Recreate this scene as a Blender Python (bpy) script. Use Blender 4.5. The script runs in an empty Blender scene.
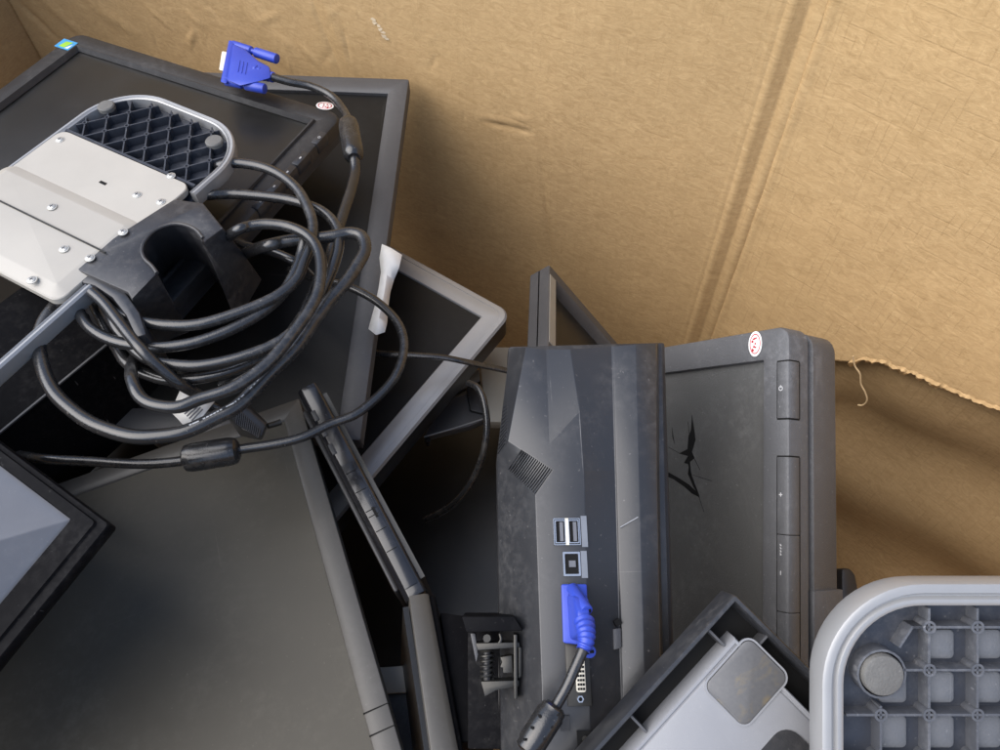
import bpy, bmesh, math, random
from mathutils import Vector, Matrix, noise
random.seed(7)
PI = math.pi
scn = bpy.context.scene
COL = scn.collection
W_, F_ = 1000.0, 750.0            # photo width and focal length in photo pixels
PITCH = math.radians(56)
CS, SN = math.cos(PITCH), math.sin(PITCH)
CAM = Vector((0, 0, 1.05))
RX, DN, FW = Vector((1, 0, 0)), Vector((0, -SN, -CS)), Vector((0, CS, -SN))

def ray(x, y): return FW + RX*((x-500)/F_) + DN*((y-375)/F_)
def P(x, y, d): return CAM + ray(x, y)*d                     # point at a depth
def PH(x, y, h):                                              # point on the level h below the camera
    r = ray(x, y); return CAM + r*(h/-r.z)

class Frame:
    def __init__(s, o, u, v):
        s.o = o; s.u = u.normalized(); n = s.u.cross(v).normalized(); s.n = n; s.v = n.cross(s.u)
        s.M = Matrix((( s.u.x, s.v.x, n.x, o.x), (s.u.y, s.v.y, n.y, o.y), (s.u.z, s.v.z, n.z, o.z), (0, 0, 0, 1)))
        s.I = s.M.inverted()
    def loc(s, x, y, n=0.0):
        r = ray(x, y); q = s.o + s.n*n
        t = (q-CAM).dot(s.n)/r.dot(s.n)
        return s.I @ (CAM + r*t)
    def pl(s, pts, n=0.0): return [s.loc(x, y, n) for x, y in pts]
    def w(s, p): return s.M @ Vector(p)

def balanced(o, u, v, k=.5):                                  # frame whose two axes share the misfit to a right angle
    n = u.cross(v).normalized(); u = u.normalized(); v = v.normalized()
    return Frame(o, u*(1-k) + v.cross(n)*k, v)
# ---------------------------------------------------------------- mesh helpers
def rloop(x0, x1, y0, y1, r, z, ins=0.0, seg=6):
    x0 += ins; x1 -= ins; y0 += ins; y1 -= ins; r = max(r-ins, 0.0004)
    out = []
    for cx, cy, a in ((x1-r, y1-r, 0), (x0+r, y1-r, 90), (x0+r, y0+r, 180), (x1-r, y0+r, 270)):
        for i in range(seg+1):
            t = math.radians(a + 90*i/seg)
            out.append(Vector((cx+r*math.cos(t), cy+r*math.sin(t), z)))
    return out
def loft(bm, loops, cap0=False, cap1=False, closed=False):
    rows = [[bm.verts.new(p) for p in l] for l in loops]
    n = len(rows[0])
    pairs = list(zip(rows, rows[1:])) + ([(rows[-1], rows[0])] if closed else [])
    for a, b in pairs:
        for i in range(n):
            j = (i+1) % n
            bm.faces.new((a[i], a[j], b[j], b[i]))
    if cap0: bm.faces.new(rows[0][::-1])
    if cap1: bm.faces.new(rows[-1])
    return rows
def prism(bm, poly, z0, z1):
    loft(bm, [[Vector((p[0], p[1], z0)) for p in poly], [Vector((p[0], p[1], z1)) for p in poly]], True, True)
def box(bm, a, b):
    prism(bm, [(a[0], a[1]), (b[0], a[1]), (b[0], b[1]), (a[0], b[1])], a[2], b[2])
def bar(bm, p, q, w, z0, z1):                                 # a straight rib between two plane points
    p = Vector((p[0], p[1])); q = Vector((q[0], q[1])); d = (q-p).normalized(); s = Vector((-d.y, d.x))*w/2
    prism(bm, [p-s, q-s, q+s, p+s], z0, z1)
def cyl(bm, c, r, z0, z1, seg=20, r2=None):
    r2 = r if r2 is None else r2
    ring = lambda rr, z: [Vector((c[0]+rr*math.cos(2*PI*i/seg), c[1]+rr*math.sin(2*PI*i/seg), z)) for i in range(seg)]
    loft(bm, [ring(r, z0), ring(r2, z1)], True, True)
def pipe(bm, c, r, ri, z0, z1, seg=14):
    ring = lambda rr, z: [Vector((c[0]+rr*math.cos(2*PI*i/seg), c[1]+rr*math.sin(2*PI*i/seg), z)) for i in range(seg)]
    loft(bm, [ring(r, z0), ring(r, z1), ring(ri, z1), ring(ri, z0)], closed=True)
def spline(pts, sub=6):
    if len(pts) < 3: return list(pts)
    pts = [2*pts[0]-pts[1]] + list(pts) + [2*pts[-1]-pts[-2]]; out = []
    for i in range(1, len(pts)-2):
        a, b, c, d = pts[i-1:i+3]
        for k in range(sub):
            t = k/sub
            out.append(0.5*((2*b)+(c-a)*t+(2*a-5*b+4*c-d)*t*t+(3*b-a-3*c+d)*t*t*t))
    out.append(pts[-2]); return out
def tube(bm, pts, r, seg=12, radii=None, flat=1.0):
    pts = [Vector(p) for p in pts]; loops = []; up = None
    for i, p in enumerate(pts):
        t = (pts[min(i+1, len(pts)-1)]-pts[max(i-1, 0)]).normalized()
        if up is None: up = Vector((0, 0, 1)) if abs(t.z) < .9 else Vector((1, 0, 0))
        s = t.cross(up).normalized(); up = s.cross(t).normalized()
        rr = radii[i] if radii else r
        loops.append([p + s*rr*math.cos(2*PI*k/seg) + up*rr*flat*math.sin(2*PI*k/seg) for k in range(seg)])
    loft(bm, loops, True, True)
def axbox(bm, c, ax, sx, sy, sz, up=Vector((0, 0, 1))):      # a box around c, long axis ax
    ax = ax.normalized(); s = ax.cross(up).normalized(); u = s.cross(ax)
    q = lambda i, j, k: c + ax*sx*i/2 + s*sy*j/2 + u*sz*k/2
    loft(bm, [[q(-1,-1,-1), q(-1,1,-1), q(-1,1,1), q(-1,-1,1)], [q(1,-1,-1), q(1,1,-1), q(1,1,1), q(1,-1,1)]], True, True)

def obj(name, bm, mat, parent=None, bevel=0.0, seg=2, ang=35, smooth=True):
    bmesh.ops.remove_doubles(bm, verts=bm.verts, dist=1e-6)
    bmesh.ops.recalc_face_normals(bm, faces=bm.faces)
    if bevel:
        ed = [e for e in bm.edges if len(e.link_faces) == 2 and e.calc_face_angle(0) > math.radians(ang)]
        bmesh.ops.bevel(bm, geom=ed, offset=bevel, segments=seg, profile=.5, affect='EDGES', clamp_overlap=True)
    me = bpy.data.meshes.new(name); bm.to_mesh(me); bm.free()
    if smooth:
        me.polygons.foreach_set('use_smooth', [True]*len(me.polygons)); me.set_sharp_from_angle(angle=math.radians(38))
    me.materials.append(mat)
    o = bpy.data.objects.new(name, me); COL.objects.link(o)
    if parent: o.parent = parent
    return o
def tag(o, label=None, cat=None, group=None, kind=None):
    if label: o['label'] = label
    if cat: o['category'] = cat
    if group: o['group'] = group
    if kind: o['kind'] = kind
    return o
def thing(name, label, cat, M, group=None):
    o = bpy.data.objects.new(name, None); COL.objects.link(o); o.empty_display_size = .02
    o.matrix_world = M.M if isinstance(M, Frame) else Matrix.Translation(M)
    return tag(o, label, cat, group)
B = bmesh.new

# ---------------------------------------------------------------- materials
def mat(name):
    m = bpy.data.materials.new(name); m.use_nodes = True
    nt = m.node_tree; return m, nt, nt.nodes['Principled BSDF']
def node(nt, t, **k):
    n = nt.nodes.new(t)
    for a, b in k.items():
        if a in n.inputs: n.inputs[a].default_value = b
        else: setattr(n, a, b)
    return n
def mapped(nt, scale=(1,1,1), rot=(0,0,0), uv=False):
    tc = node(nt, 'ShaderNodeTexCoord'); mp = node(nt, 'ShaderNodeMapping')
    mp.inputs['Scale'].default_value = scale; mp.inputs['Rotation'].default_value = rot
    nt.links.new(tc.outputs['UV' if uv else 'Object'], mp.inputs[0]); return mp.outputs[0]
def noisef(nt, vec, scale, detail=4, rough=.55, dist=0):
    n = node(nt, 'ShaderNodeTexNoise', Scale=scale, Detail=detail, Roughness=rough, Distortion=dist)
    nt.links.new(vec, n.inputs['Vector']); return n.outputs['Fac']
def ramp(nt, fac, stops):
    r = node(nt, 'ShaderNodeValToRGB'); e = r.color_ramp.elements
    while len(e) < len(stops): e.new(.5)
    for el, (p, c) in zip(e, stops):
        el.position = p; el.color = (c, c, c, 1) if isinstance(c, (int, float)) else (*c, 1)
    nt.links.new(fac, r.inputs[0]); return r.outputs[0]
def mixc(nt, fac, a, b, mode='MIX'):
    m = node(nt, 'ShaderNodeMix', data_type='RGBA', blend_type=mode)
    for s, v in ((m.inputs[0], fac), (m.inputs[6], a), (m.inputs[7], b)):
        if hasattr(v, 'links'): nt.links.new(v, s)
        else: s.default_value = v if isinstance(v, float) else (*v, 1)
    return m.outputs[2]
def mathn(nt, op, a, b=0.0):
    m = node(nt, 'ShaderNodeMath', operation=op)
    for s, v in ((m.inputs[0], a), (m.inputs[1], b)):
        if hasattr(v, 'links'): nt.links.new(v, s)
        else: s.default_value = v
    return m.outputs[0]
def plastic(name, col, rough=.45, grain=.12, gscale=1400, dust=.25, dustcol=(.22, .21, .2), scratch=.35, spec=.5, metal=0.0, coat=0.0):
    m, nt, b = mat(name); L = nt.links.new
    v = mapped(nt)
    big = noisef(nt, v, 14, 6, .6)
    fine = noisef(nt, v, 160, 5, .7)
    dmask = mathn(nt, 'MULTIPLY', ramp(nt, big, [(.42, 0.0), (.75, 1.0)]), ramp(nt, fine, [(.45, 0.0), (.8, 1.0)]))
    speck = ramp(nt, noisef(nt, v, 420, 2, .5), [(.70, 0.0), (.76, 1.0)])
    dmask = mathn(nt, 'ADD', mathn(nt, 'MULTIPLY', dmask, dust), mathn(nt, 'MULTIPLY', speck, dust*.7))
    s1 = ramp(nt, noisef(nt, mapped(nt, (4, 420, 40), (.2, .3, .7)), 1.0, 2, .5, .3), [(.735, 0.0), (.76, 1.0)])
    s2 = ramp(nt, noisef(nt, mapped(nt, (360, 5, 50), (.1, .2, -.5)), 1.0, 2, .5, .3), [(.74, 0.0), (.765, 1.0)])
    sc = mathn(nt, 'MULTIPLY', mathn(nt, 'ADD', s1, s2), mathn(nt, 'MULTIPLY', ramp(nt, big, [(.4, 0.0), (.6, 1.0)]), scratch))
    base = mixc(nt, big, tuple(c*.85 for c in col), tuple(min(1, c*1.15) for c in col))
    c = mixc(nt, mathn(nt, 'MINIMUM', mathn(nt, 'ADD', dmask, sc), .8), base, dustcol)
    L(c, b.inputs['Base Color'])
    L(mathn(nt, 'ADD', mathn(nt, 'MULTIPLY', big, .22), mathn(nt, 'ADD', mathn(nt, 'MULTIPLY', dmask, .4), rough-.11)), b.inputs['Roughness'])
    b.inputs['Metallic'].default_value = metal; b.inputs['Specular IOR Level'].default_value = spec
    b.inputs['Coat Weight'].default_value = coat; b.inputs['Coat Roughness'].default_value = .12
    bp = node(nt, 'ShaderNodeBump', Strength=grain, Distance=.0006)
    L(mathn(nt, 'ADD', noisef(nt, v, gscale, 2, .6), mathn(nt, 'MULTIPLY', sc, -.5)), bp.inputs['Height']); L(bp.outputs[0], b.inputs['Normal'])
    return m
def flat(name, col, rough=.5, metal=0.0, spec=.5):
    m, nt, b = mat(name); v = mapped(nt)
    c = mixc(nt, noisef(nt, v, 90, 4), tuple(x*.8 for x in col), tuple(min(1, x*1.15) for x in col))
    nt.links.new(c, b.inputs['Base Color']); b.inputs['Roughness'].default_value = rough; b.inputs['Metallic'].default_value = metal
    b.inputs['Specular IOR Level'].default_value = spec
    return m
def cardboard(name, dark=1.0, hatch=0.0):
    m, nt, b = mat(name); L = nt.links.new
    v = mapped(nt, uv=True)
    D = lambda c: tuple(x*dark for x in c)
    big = noisef(nt, v, 3.2, 5, .6)
    fib = noisef(nt, mapped(nt, (70, 150, 1), (0, 0, .16), uv=True), 1.0, 5, .72, 1.6)   # pressed paper fibres lie nearly level
    mot = noisef(nt, mapped(nt, (150, 260, 1), (0, 0, .3), uv=True), 1.0, 4, .7, 1.0)
    fib2 = noisef(nt, mapped(nt, (20, 50, 1), (0, 0, .2), uv=True), 1.0, 4, .65, 1.2)
    c0 = mixc(nt, ramp(nt, fib, [(.34, 0.0), (.68, 1.0)]), D((.41, .266, .125)), D((.57, .388, .195)))
    c1 = mixc(nt, ramp(nt, big, [(.35, 0.0), (.7, .5)]), c0, D((.45, .30, .14)))
    c2 = mixc(nt, mathn(nt, 'MULTIPLY', ramp(nt, mot, [(.58, 0.0), (.70, 1.0)]), .38), c1, D((.66, .48, .25)))
    c2 = mixc(nt, mathn(nt, 'MULTIPLY', ramp(nt, fib2, [(.30, 1.0), (.42, 0.0)]), .35), c2, D((.36, .23, .10)))
    def lines(direction, scale, dist, lo):
        wv = node(nt, 'ShaderNodeTexWave', bands_direction=direction, wave_profile='SIN'); wv.inputs['Scale'].default_value = scale
        wv.inputs['Distortion'].default_value = dist; wv.inputs['Detail'].default_value = 3; wv.inputs['Detail Scale'].default_value = 1.5
        L(v, wv.inputs['Vector']); return wv.outputs['Fac'], ramp(nt, wv.outputs['Fac'], [(lo, 0.0), (1.0, 1.0)])
    wf, wl = lines('X', 37, 1.2, .93)
    hf, hl = lines('Y', 27, .9, .95)
    mk1 = ramp(nt, noisef(nt, v, 30, 3), [(.45, 0.0), (.6, 1.0)]); mk2 = ramp(nt, noisef(nt, mapped(nt, (24, 60, 1), uv=True), 1.0, 3), [(.47, 0.0), (.62, 1.0)])
    crk = mathn(nt, 'MULTIPLY', mathn(nt, 'ADD', mathn(nt, 'MULTIPLY', wl, mk1), mathn(nt, 'MULTIPLY', hl, mk2)), .22+hatch)
    c3 = mixc(nt, mathn(nt, 'MINIMUM', mathn(nt, 'MULTIPLY', crk, .5), .6), c2, D((.26, .16, .07)))
    L(c3, b.inputs['Base Color']); b.inputs['Roughness'].default_value = .7; b.inputs['Specular IOR Level'].default_value = .3
    bp = node(nt, 'ShaderNodeBump', Strength=.42, Distance=.0009)
    h = mathn(nt, 'ADD', mathn(nt, 'MULTIPLY', wf, .14), mathn(nt, 'ADD', mathn(nt, 'MULTIPLY', fib, .5), mathn(nt, 'ADD', mathn(nt, 'MULTIPLY', crk, -.7), mathn(nt, 'ADD', mathn(nt, 'MULTIPLY', fib2, .7), mathn(nt, 'MULTIPLY', mot, .5)))))
    L(h, bp.inputs['Height']); L(bp.outputs[0], b.inputs['Normal'])
    return m

BLK = plastic('black_textured_plastic', (.022, .022, .024), .46, .25, dust=.3)
BLKS = plastic('black_satin_plastic', (.027, .028, .032), .33, .06, dust=.3, scratch=.7)
BLKG = plastic('black_gloss_plastic', (.012, .012, .014), .22, .02, dust=.2, scratch=.5, coat=.4)
NECK = plastic('dusty_black_plastic', (.03, .03, .033), .38, .15, dust=.7, dustcol=(.22, .21, .2))
CHAR = plastic('charcoal_plastic', (.07, .071, .076), .45, .3, dust=.3)
BLKM = plastic('deep_black_plastic', (.007, .007, .008), .45, .05, dust=.15, scratch=.8, spec=.03)
BLKC = plastic('scuffed_black_casing', (.024, .025, .028), .34, .06, dust=.4, scratch=1.0, spec=.65)
OLIV = plastic('warm_grey_bezel_plastic', (.078, .073, .065), .42, .15, dust=.25)
DUSTY = plastic('dusty_charcoal_plastic', (.085, .086, .09), .5, .6, 900, dust=.6, dustcol=(.3, .3, .31))
SCREEN = plastic('matte_screen', (.013, .0125, .0115), .34, .02, 2500, dust=.10, dustcol=(.1, .1, .1), scratch=.12, spec=.55)
SCREENK = plastic('black_matte_screen', (.007, .007, .007), .42, .02, 2500, dust=.12, dustcol=(.12, .12, .12), scratch=.2, spec=.25)
SCREENM = plastic('pale_matte_screen', (.074, .067, .053), .5, .02, 2500, dust=.5, dustcol=(.16, .15, .125), scratch=.5, spec=.25)
SCREEND = plastic('dusty_screen', (.075, .075, .073), .44, .5, 800, dust=.45, dustcol=(.25, .25, .24), scratch=.2)
SILV = plastic('silver_painted_plastic', (.35, .35, .35), .36, .12, dust=.12, dustcol=(.2, .19, .18), metal=.35)
RIMS = plastic('silver_rim_plastic', (.33, .33, .33), .36, .05, dust=.12, dustcol=(.35, .34, .32), metal=.3)
PLATE = plastic('pale_steel_plate', (.40, .375, .33), .5, .05, dust=.15, dustcol=(.45, .42, .37), scratch=.2, metal=.0)
TRAY = plastic('blue_black_tray_plastic', (.03, .034, .045), .4, .15, dust=.45, dustcol=(.2, .2, .2))
TRAYG = plastic('grey_tray_plastic', (.075, .079, .09), .45, .2, dust=.7, dustcol=(.33, .33, .34))
PADG = plastic('worn_grey_tray', (.13, .135, .145), .5, .3, 900, dust=.6, dustcol=(.24, .24, .245))
FOOT = plastic('grey_rubber', (.12, .117, .11), .6, .5, 900, dust=.5, dustcol=(.3, .29, .27), scratch=.1)
WHITEP = plastic('pale_grey_plastic', (.25, .255, .27), .4, .1, dust=.25, dustcol=(.4, .4, .4))
GREYP = plastic('mid_grey_panel', (.135, .14, .155), .36, .08, dust=.3, dustcol=(.3, .3, .3))
BEIG = plastic('beige_grey_plastic', (.30, .285, .25), .45, .15, dust=.2)
BLUE = plastic('royal_blue_plastic', (.03, .062, .42), .38, .08, dust=.35, dustcol=(.1, .15, .5), scratch=.15)
CORD = plastic('black_cable_rubber', (.017, .017, .018), .25, .12, 900, dust=.6, dustcol=(.17, .155, .135), scratch=.0, spec=.7)
STEEL = flat('bright_steel', (.62, .62, .62), .25, 1.0)
DSTEEL = flat('dull_shaded_steel', (.065, .063, .058), .45, .85)  # dull steel, darkened to carry the shade around the hinge
SCREWM = flat('zinc_screw', (.55, .54, .50), .42, .6)
PORTM = flat('port_bracket', (.22, .235, .26), .35, .4)
IVORY = flat('ivory_plastic', (.7, .66, .55), .5)
HOLE = flat('black_hole', (.006, .006, .006), .7, spec=.2)
PAPER = flat('white_paper', (.78, .77, .74), .75)
STICK = flat('white_sticker', (.78, .76, .74), .5)
RED = flat('red_ink', (.45, .04, .05), .5)
INK = flat('grey_ink', (.12, .12, .13), .6)
PRINT = flat('white_print', (.5, .5, .5), .5)
ORANGE = flat('orange_screw', (.6, .25, .02), .4)
GREEN = flat('green_ink', (.3, .55, .05), .5)
CYAN = flat('cyan_ink', (.05, .3, .6), .5)
CB = cardboard('brown_cardboard', 1.0, 0.0)
CBR = cardboard('crinkled_cardboard', 1.02, .22)
CBI = cardboard('shaded_inner_cardboard', .62, .2)  # inner ply, with the shade below the tear put into its colour
CBE = cardboard('torn_cardboard_edge', 1.15, .0)
def stained_pad():
    m, nt, b = mat('stained_rubber_pad'); v = mapped(nt)
    f = ramp(nt, noisef(nt, v, 45, 5, .6, .6), [(.52, 0.0), (.68, 1.0)])
    c = mixc(nt, f, (.10, .10, .105), (.20, .155, .085)); c = mixc(nt, mathn(nt, 'MULTIPLY', noisef(nt, v, 500, 3), .4), c, (.2, .2, .19))
    nt.links.new(c, b.inputs['Base Color']); b.inputs['Roughness'].default_value = .55; return m
PAD = stained_pad()

# ---------------------------------------------------------------- the setting: floor under the box, and the box
bm = B(); box(bm, (-3, -3, -.2), (3, 3, -.006))
m_, nt_, b_ = mat('concrete'); nt_.links.new(mixc(nt_, noisef(nt_, mapped(nt_), 6, 6), (.2, .2, .19), (.34, .33, .31)), b_.inputs['Base Color']); b_.inputs['Roughness'].default_value = .9
tag(obj('ground', bm, m_), kind='structure')

# wall line in plan: corner -> back wall -> fold -> right wall
A1, A2 = math.radians(27), math.radians(42)
d1 = Vector((math.cos(A1), -math.sin(A1), 0)); d2 = Vector((math.cos(A2), -math.sin(A2), 0)); d0 = Vector((-math.sin(A1), -math.cos(A1), 0))
Q = Vector((-.10, .735, 0))
def hit(x, y, q, d):                                         # where a sight line meets an upright wall
    r = ray(x, y); n = Vector((d.y, -d.x, 0)); t = (q-CAM).dot(n)/r.dot(n); return CAM + r*t
cA = hit(10, 0, Q, d1); cA.z = 0
cB = hit(831, 0, Q, d1); cB.z = 0
LB = (cB-cA).length
HTOP = .98
def wall_obj(name, q, d, s0, s1, z0f, z1, disp, mt, parent, ns, nz, back=.006, shear=lambda s, z: Vector()):
    """upright sheet; s runs along d, z between z0f(s) and z1, disp(s,z) pushes it into the box"""
    n = Vector((d.y, -d.x, 0))
    if n.dot(Vector((0, .3, 0))-q) < 0: n = -n
    bm = B(); uvl = bm.loops.layers.uv.new('UVMap'); g = []
    for i in range(ns+1):
        s = s0+(s1-s0)*i/ns; zb = z0f(s); row = []
        for k in range(nz+1):
            zt_ = z1(s) if callable(z1) else z1; z = zb+(zt_-zb)*k/nz
            p = q + d*s + n*disp(s, z) + shear(s, z); row.append((bm.verts.new((p.x, p.y, z)), s, z))
        g.append(row)
    for i in range(ns):
        for k in range(nz):
            c = (g[i][k], g[i+1][k], g[i+1][k+1], g[i][k+1]); f = bm.faces.new([t[0] for t in c]); f.smooth = True
            for lp, t in zip(f.loops, c): lp[uvl].uv = (t[1], t[2])
    me = bpy.data.meshes.new(name); bm.to_mesh(me); bm.free(); me.materials.append(mt)
    o = bpy.data.objects.new(name, me); COL.objects.link(o); o.parent = parent
    md = o.modifiers.new('thickness', 'SOLIDIFY'); md.thickness = back; md.offset = -1 if False else 0
    return o
def sz_on(x, y, q, d): p = hit(x, y, q, d); return ((p-q).dot(d), p.z)
box_t = thing('cardboard_box', 'tall brown corrugated cardboard box holding the heap of old monitors', 'box', Vector((0, .3, 0)))
box_inv = Matrix.Translation(-Vector((0, .3, 0)))
def fold(s, z, a, b, w, dep):                                # a pressed crease between two wall points
    ax, az = a; bx, bz = b; L2 = (bx-ax)**2+(bz-az)**2; t = max(0, min(1, ((s-ax)*(bx-ax)+(z-az)*(bz-az))/L2))
    dd = math.hypot(s-ax-t*(bx-ax), z-az-t*(bz-az)); return .5*dep*(.4+1.2*t*(1-t)*2)*math.exp(-(dd/(w*.8))**2)
S = lambda x, y: sz_on(x, y, cA, d1)
creases = [(S(305, -20), S(345, 78), .006, -.004), (S(318, -20), S(358, 78), .009, .004), (S(240, -10), S(300, 70), .02, .005),
           (S(540, 160), S(552, 330), .004, -.0025), (S(190, 10), S(205, 25), .005, .003), (S(196, 28), S(192, 45), .004, .0028),
           (S(262, 18), S(280, 12), .004, .0025), (S(480, 112), S(528, 124), .003, .003), (S(484, 117), S(530, 128), .003, -.005), (S(512, 111), S(529, 118), .002, .004),
           (S(378, 20), S(388, 36), .004, .002), (S(100, 8), S(135, 30), .012, .004), (S(20, 2), S(60, 40), .010, -.005), (S(40, -5), S(85, 35), .014, .004),
           (S(420, 70), S(500, 130), .03, .004), (S(600, -20), S(560, 120), .06, .004)]
creases2 = [(S(150, 5), S(170, 22), .004, .003), (S(210, 2), S(222, 16), .005, -.003), (S(120, 20), S(128, 34), .004, -.003), (S(300, 40), S(318, 60), .006, .003), (S(345, 30), S(352, 60), .004, -.0025)]
allc = creases + creases2
for k in range(26):
    x = random.uniform(120, 470); y = random.uniform(-5, 60 if x < 330 else 160); a = S(x, y); b = S(x+random.uniform(-16, 22), y+random.uniform(5, 16))
    allc.append((a, b, random.uniform(.002, .005), random.choice((-1, 1))*random.uniform(.0008, .0022)))
cr_top, cr_bot = S(812, 0), S(708, 335)
def fold_s(z): t = (z-cr_bot[1])/(cr_top[1]-cr_bot[1]); return LB
def back_disp(s, z):
    v = .006*noise.noise(Vector((s*3, z*3, 1))) + .0005*noise.noise(Vector((s*30, z*18, 5)))
    for a, b, w, dep in allc: 
        if abs(s-a[0]) < .25: v += fold(s, z, a, b, w, dep)
    e = LB - s                                               # the scored fold: a flattened band with two ridges
    v += .0018*math.exp(-((e-.026)/.0028)**2) + .0005*math.exp(-((e-.034)/.002)**2) - .0034*math.exp(-((e-.014)/.0055)**2)
    if e < .005: v *= max(0, e/.005)
    return v*(1 if s > .03 else max(0, s/.03))
KS, ZT = .022, S(812, 0)[1]
def lean_back(s, z): return d1*(KS*(ZT-z)*max(0, s/LB))
def lean_right(s, z): return d1*(KS*(ZT-z))
def wall(name, q, d, s0, s1, z0f, z1, disp, mt, ns, nz, shear=lambda s, z: Vector()):
    o = wall_obj(name, q, d, s0, s1, z0f, z1, disp, mt, box_t, ns, nz, shear=shear); o.matrix_parent_inverse = box_inv; return o
wall('back_panel', cA, d1, 0, LB, lambda s: 0, HTOP, back_disp, CB, 620, 280, lean_back)
wall('side_panel', cA, d0, 0, .75, lambda s: 0, lambda s: HTOP-.16*min(1, max(0, (s-.12)/.25)), lambda s, z: .012*math.sin(min(s, .2)*8)*noise.noise(Vector((s*7, z*7, 3))) + fold(s, z, (.03, .8), (.1, .98), .012, .006)*min(1, s*20), CB, 100, 120)  # unseen stretch of its top dips to let more light in
S2 = lambda x, y: sz_on(x, y, cB, d2)
tear = [S2(x, y) for x, y in ((700, 345), (848, 352), (862, 349), (880, 351), (900, 358), (925, 368), (950, 379), (975, 389), (1000, 398), (1080, 432))]
def tear_z(s):
    if s <= tear[0][0]: return tear[0][1]
    for (a, az), (b, bz) in zip(tear, tear[1:]):
        if s <= b: return az+(bz-az)*(s-a)/max(b-a, 1e-6)
    return tear[-1][1]
jag = lambda s: .0022*noise.noise(Vector((s*110, 2, 0))) + .0014*noise.noise(Vector((s*330, 7, 0)))
def flap_disp(s, z):
    k = max(0, 1-(z-tear_z(s))/.16); edge = .012*k*k*min(1, s/.06)
    e = s
    return edge + .007*noise.noise(Vector((s*4, z*4, 9)))*min(1, s/.05) + .0006*noise.noise(Vector((s*25, z*30, 4))) + .0015*math.exp(-((e-.004)/.003)**2)
wall('right_panel', cB, d2, 0, .62, lambda s: tear_z(s)+jag(s), HTOP, flap_disp, CBR, 260, 200, lean_right)
def low_disp(s, z):
    dz = tear_z(s)-z
    return -.010 + .010*math.sin(max(0, dz)*26+s*3+.6)*min(1, max(0, dz)*9)*min(1, s/.1) + .008*noise.noise(Vector((s*9, z*9, 2)))*min(1, s/.1)
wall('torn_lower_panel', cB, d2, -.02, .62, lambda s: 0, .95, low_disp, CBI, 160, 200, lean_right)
pts_ = [cB+d2*.62, Vector((.62, -.42, 0)), Vector((-.75, -.42, 0)), cA+d0*.75]
for p_, q_ in zip(pts_, pts_[1:]):
    L_ = (q_-p_).length; wall('near_panel', p_, (q_-p_).normalized(), 0, L_, lambda s: 0, .82, lambda s, z: .006*noise.noise(Vector((s*3, z*3, 6))), CB, 40, 30)  # unseen sides of the box, kept low for more light
# pale torn fluting along the rip, and the paper thread hanging from it
n2 = Vector((d2.y, -d2.x, 0)); n2 = n2 if n2.dot(Vector((0, .3, 0))-cB) > 0 else -n2
bm = B(); uvl = bm.loops.layers.uv.new('UVMap')
sA, sB = tear[1][0], tear[-1][0]; N = 320; prev = None
for i in range(N+1):
    s = sA+(sB-sA)*i/N; z = tear_z(s)+jag(s); o0 = flap_disp(s, z)
    w = .0085*(1-.6*i/N)*(1+1.1*noise.noise(Vector((s*95, 0, 4)))+.5*noise.noise(Vector((s*300, 0, 4)))); cur = []
    for k, (dz, dn) in enumerate(((.0045, .0042), (.001, .0058+.002*noise.noise(Vector((s*260, 1, 2)))), (-w*.45, .0030+.004*noise.noise(Vector((s*170, 3, 2)))), (-w, -.001+.003*noise.noise(Vector((s*210, 5, 2)))))):
        p = cB+d2*s+n2*(o0+dn)+lean_right(s, z); cur.append((bm.verts.new((p.x, p.y-.3, z+dz)), s, z+dz))
    if prev:
        for k in range(3):
            c = (prev[k], cur[k], cur[k+1], prev[k+1]); f = bm.faces.new([t[0] for t in c])
            for lp, t in zip(f.loops, c): lp[uvl].uv = (t[1], t[2])
    prev = cur
o = obj('torn_edge', bm, CBE, box_t)
def on_tear(x, y, off): return hit(x, y, cB+n2*off, d2)
bm = B(); tube(bm, [p-Vector((0, .3, 0)) for p in spline([on_tear(x, y, .022) for x, y in ((853, 356), (855, 366), (860, 374), (861, 384), (865, 392), (867, 400), (863, 405), (858, 405))])], .0009, 6)
obj('paper_thread', bm, flat('pale_paper_fibre', (.55, .4, .22), .8), box_t)
bm = B(); box(bm, (-.75, -.7, 0), (.85, .85, .004)); o = obj('bottom_panel', bm, flat('cardboard_floor', (.25, .16, .08), .8), box_t)
# worn white scuff on the back wall
bm = B()
for k in range(7):
    x, y = 376+k*2.3+random.uniform(-1, 1), 17+k*3.2; s, z = S(x, y); pts = []
    for i in range(9):
        a = 2*PI*i/9; ss, zz = s+.0032*math.cos(a)*random.uniform(.5, 1.2), z+.0022*math.sin(a)*random.uniform(.4, 1.2)
        n1 = Vector((d1.y, -d1.x, 0)); n1 = n1 if n1.y < 0 else -n1
        p = cA+d1*ss+n1*(back_disp(ss, zz)+.0036); pts.append(bm.verts.new((p.x, p.y-.3, zz)))
    bm.faces.new(pts)
obj('paper_scuff', bm, flat('bared_paper', (.62, .5, .34), .8), box_t, smooth=False)

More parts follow.
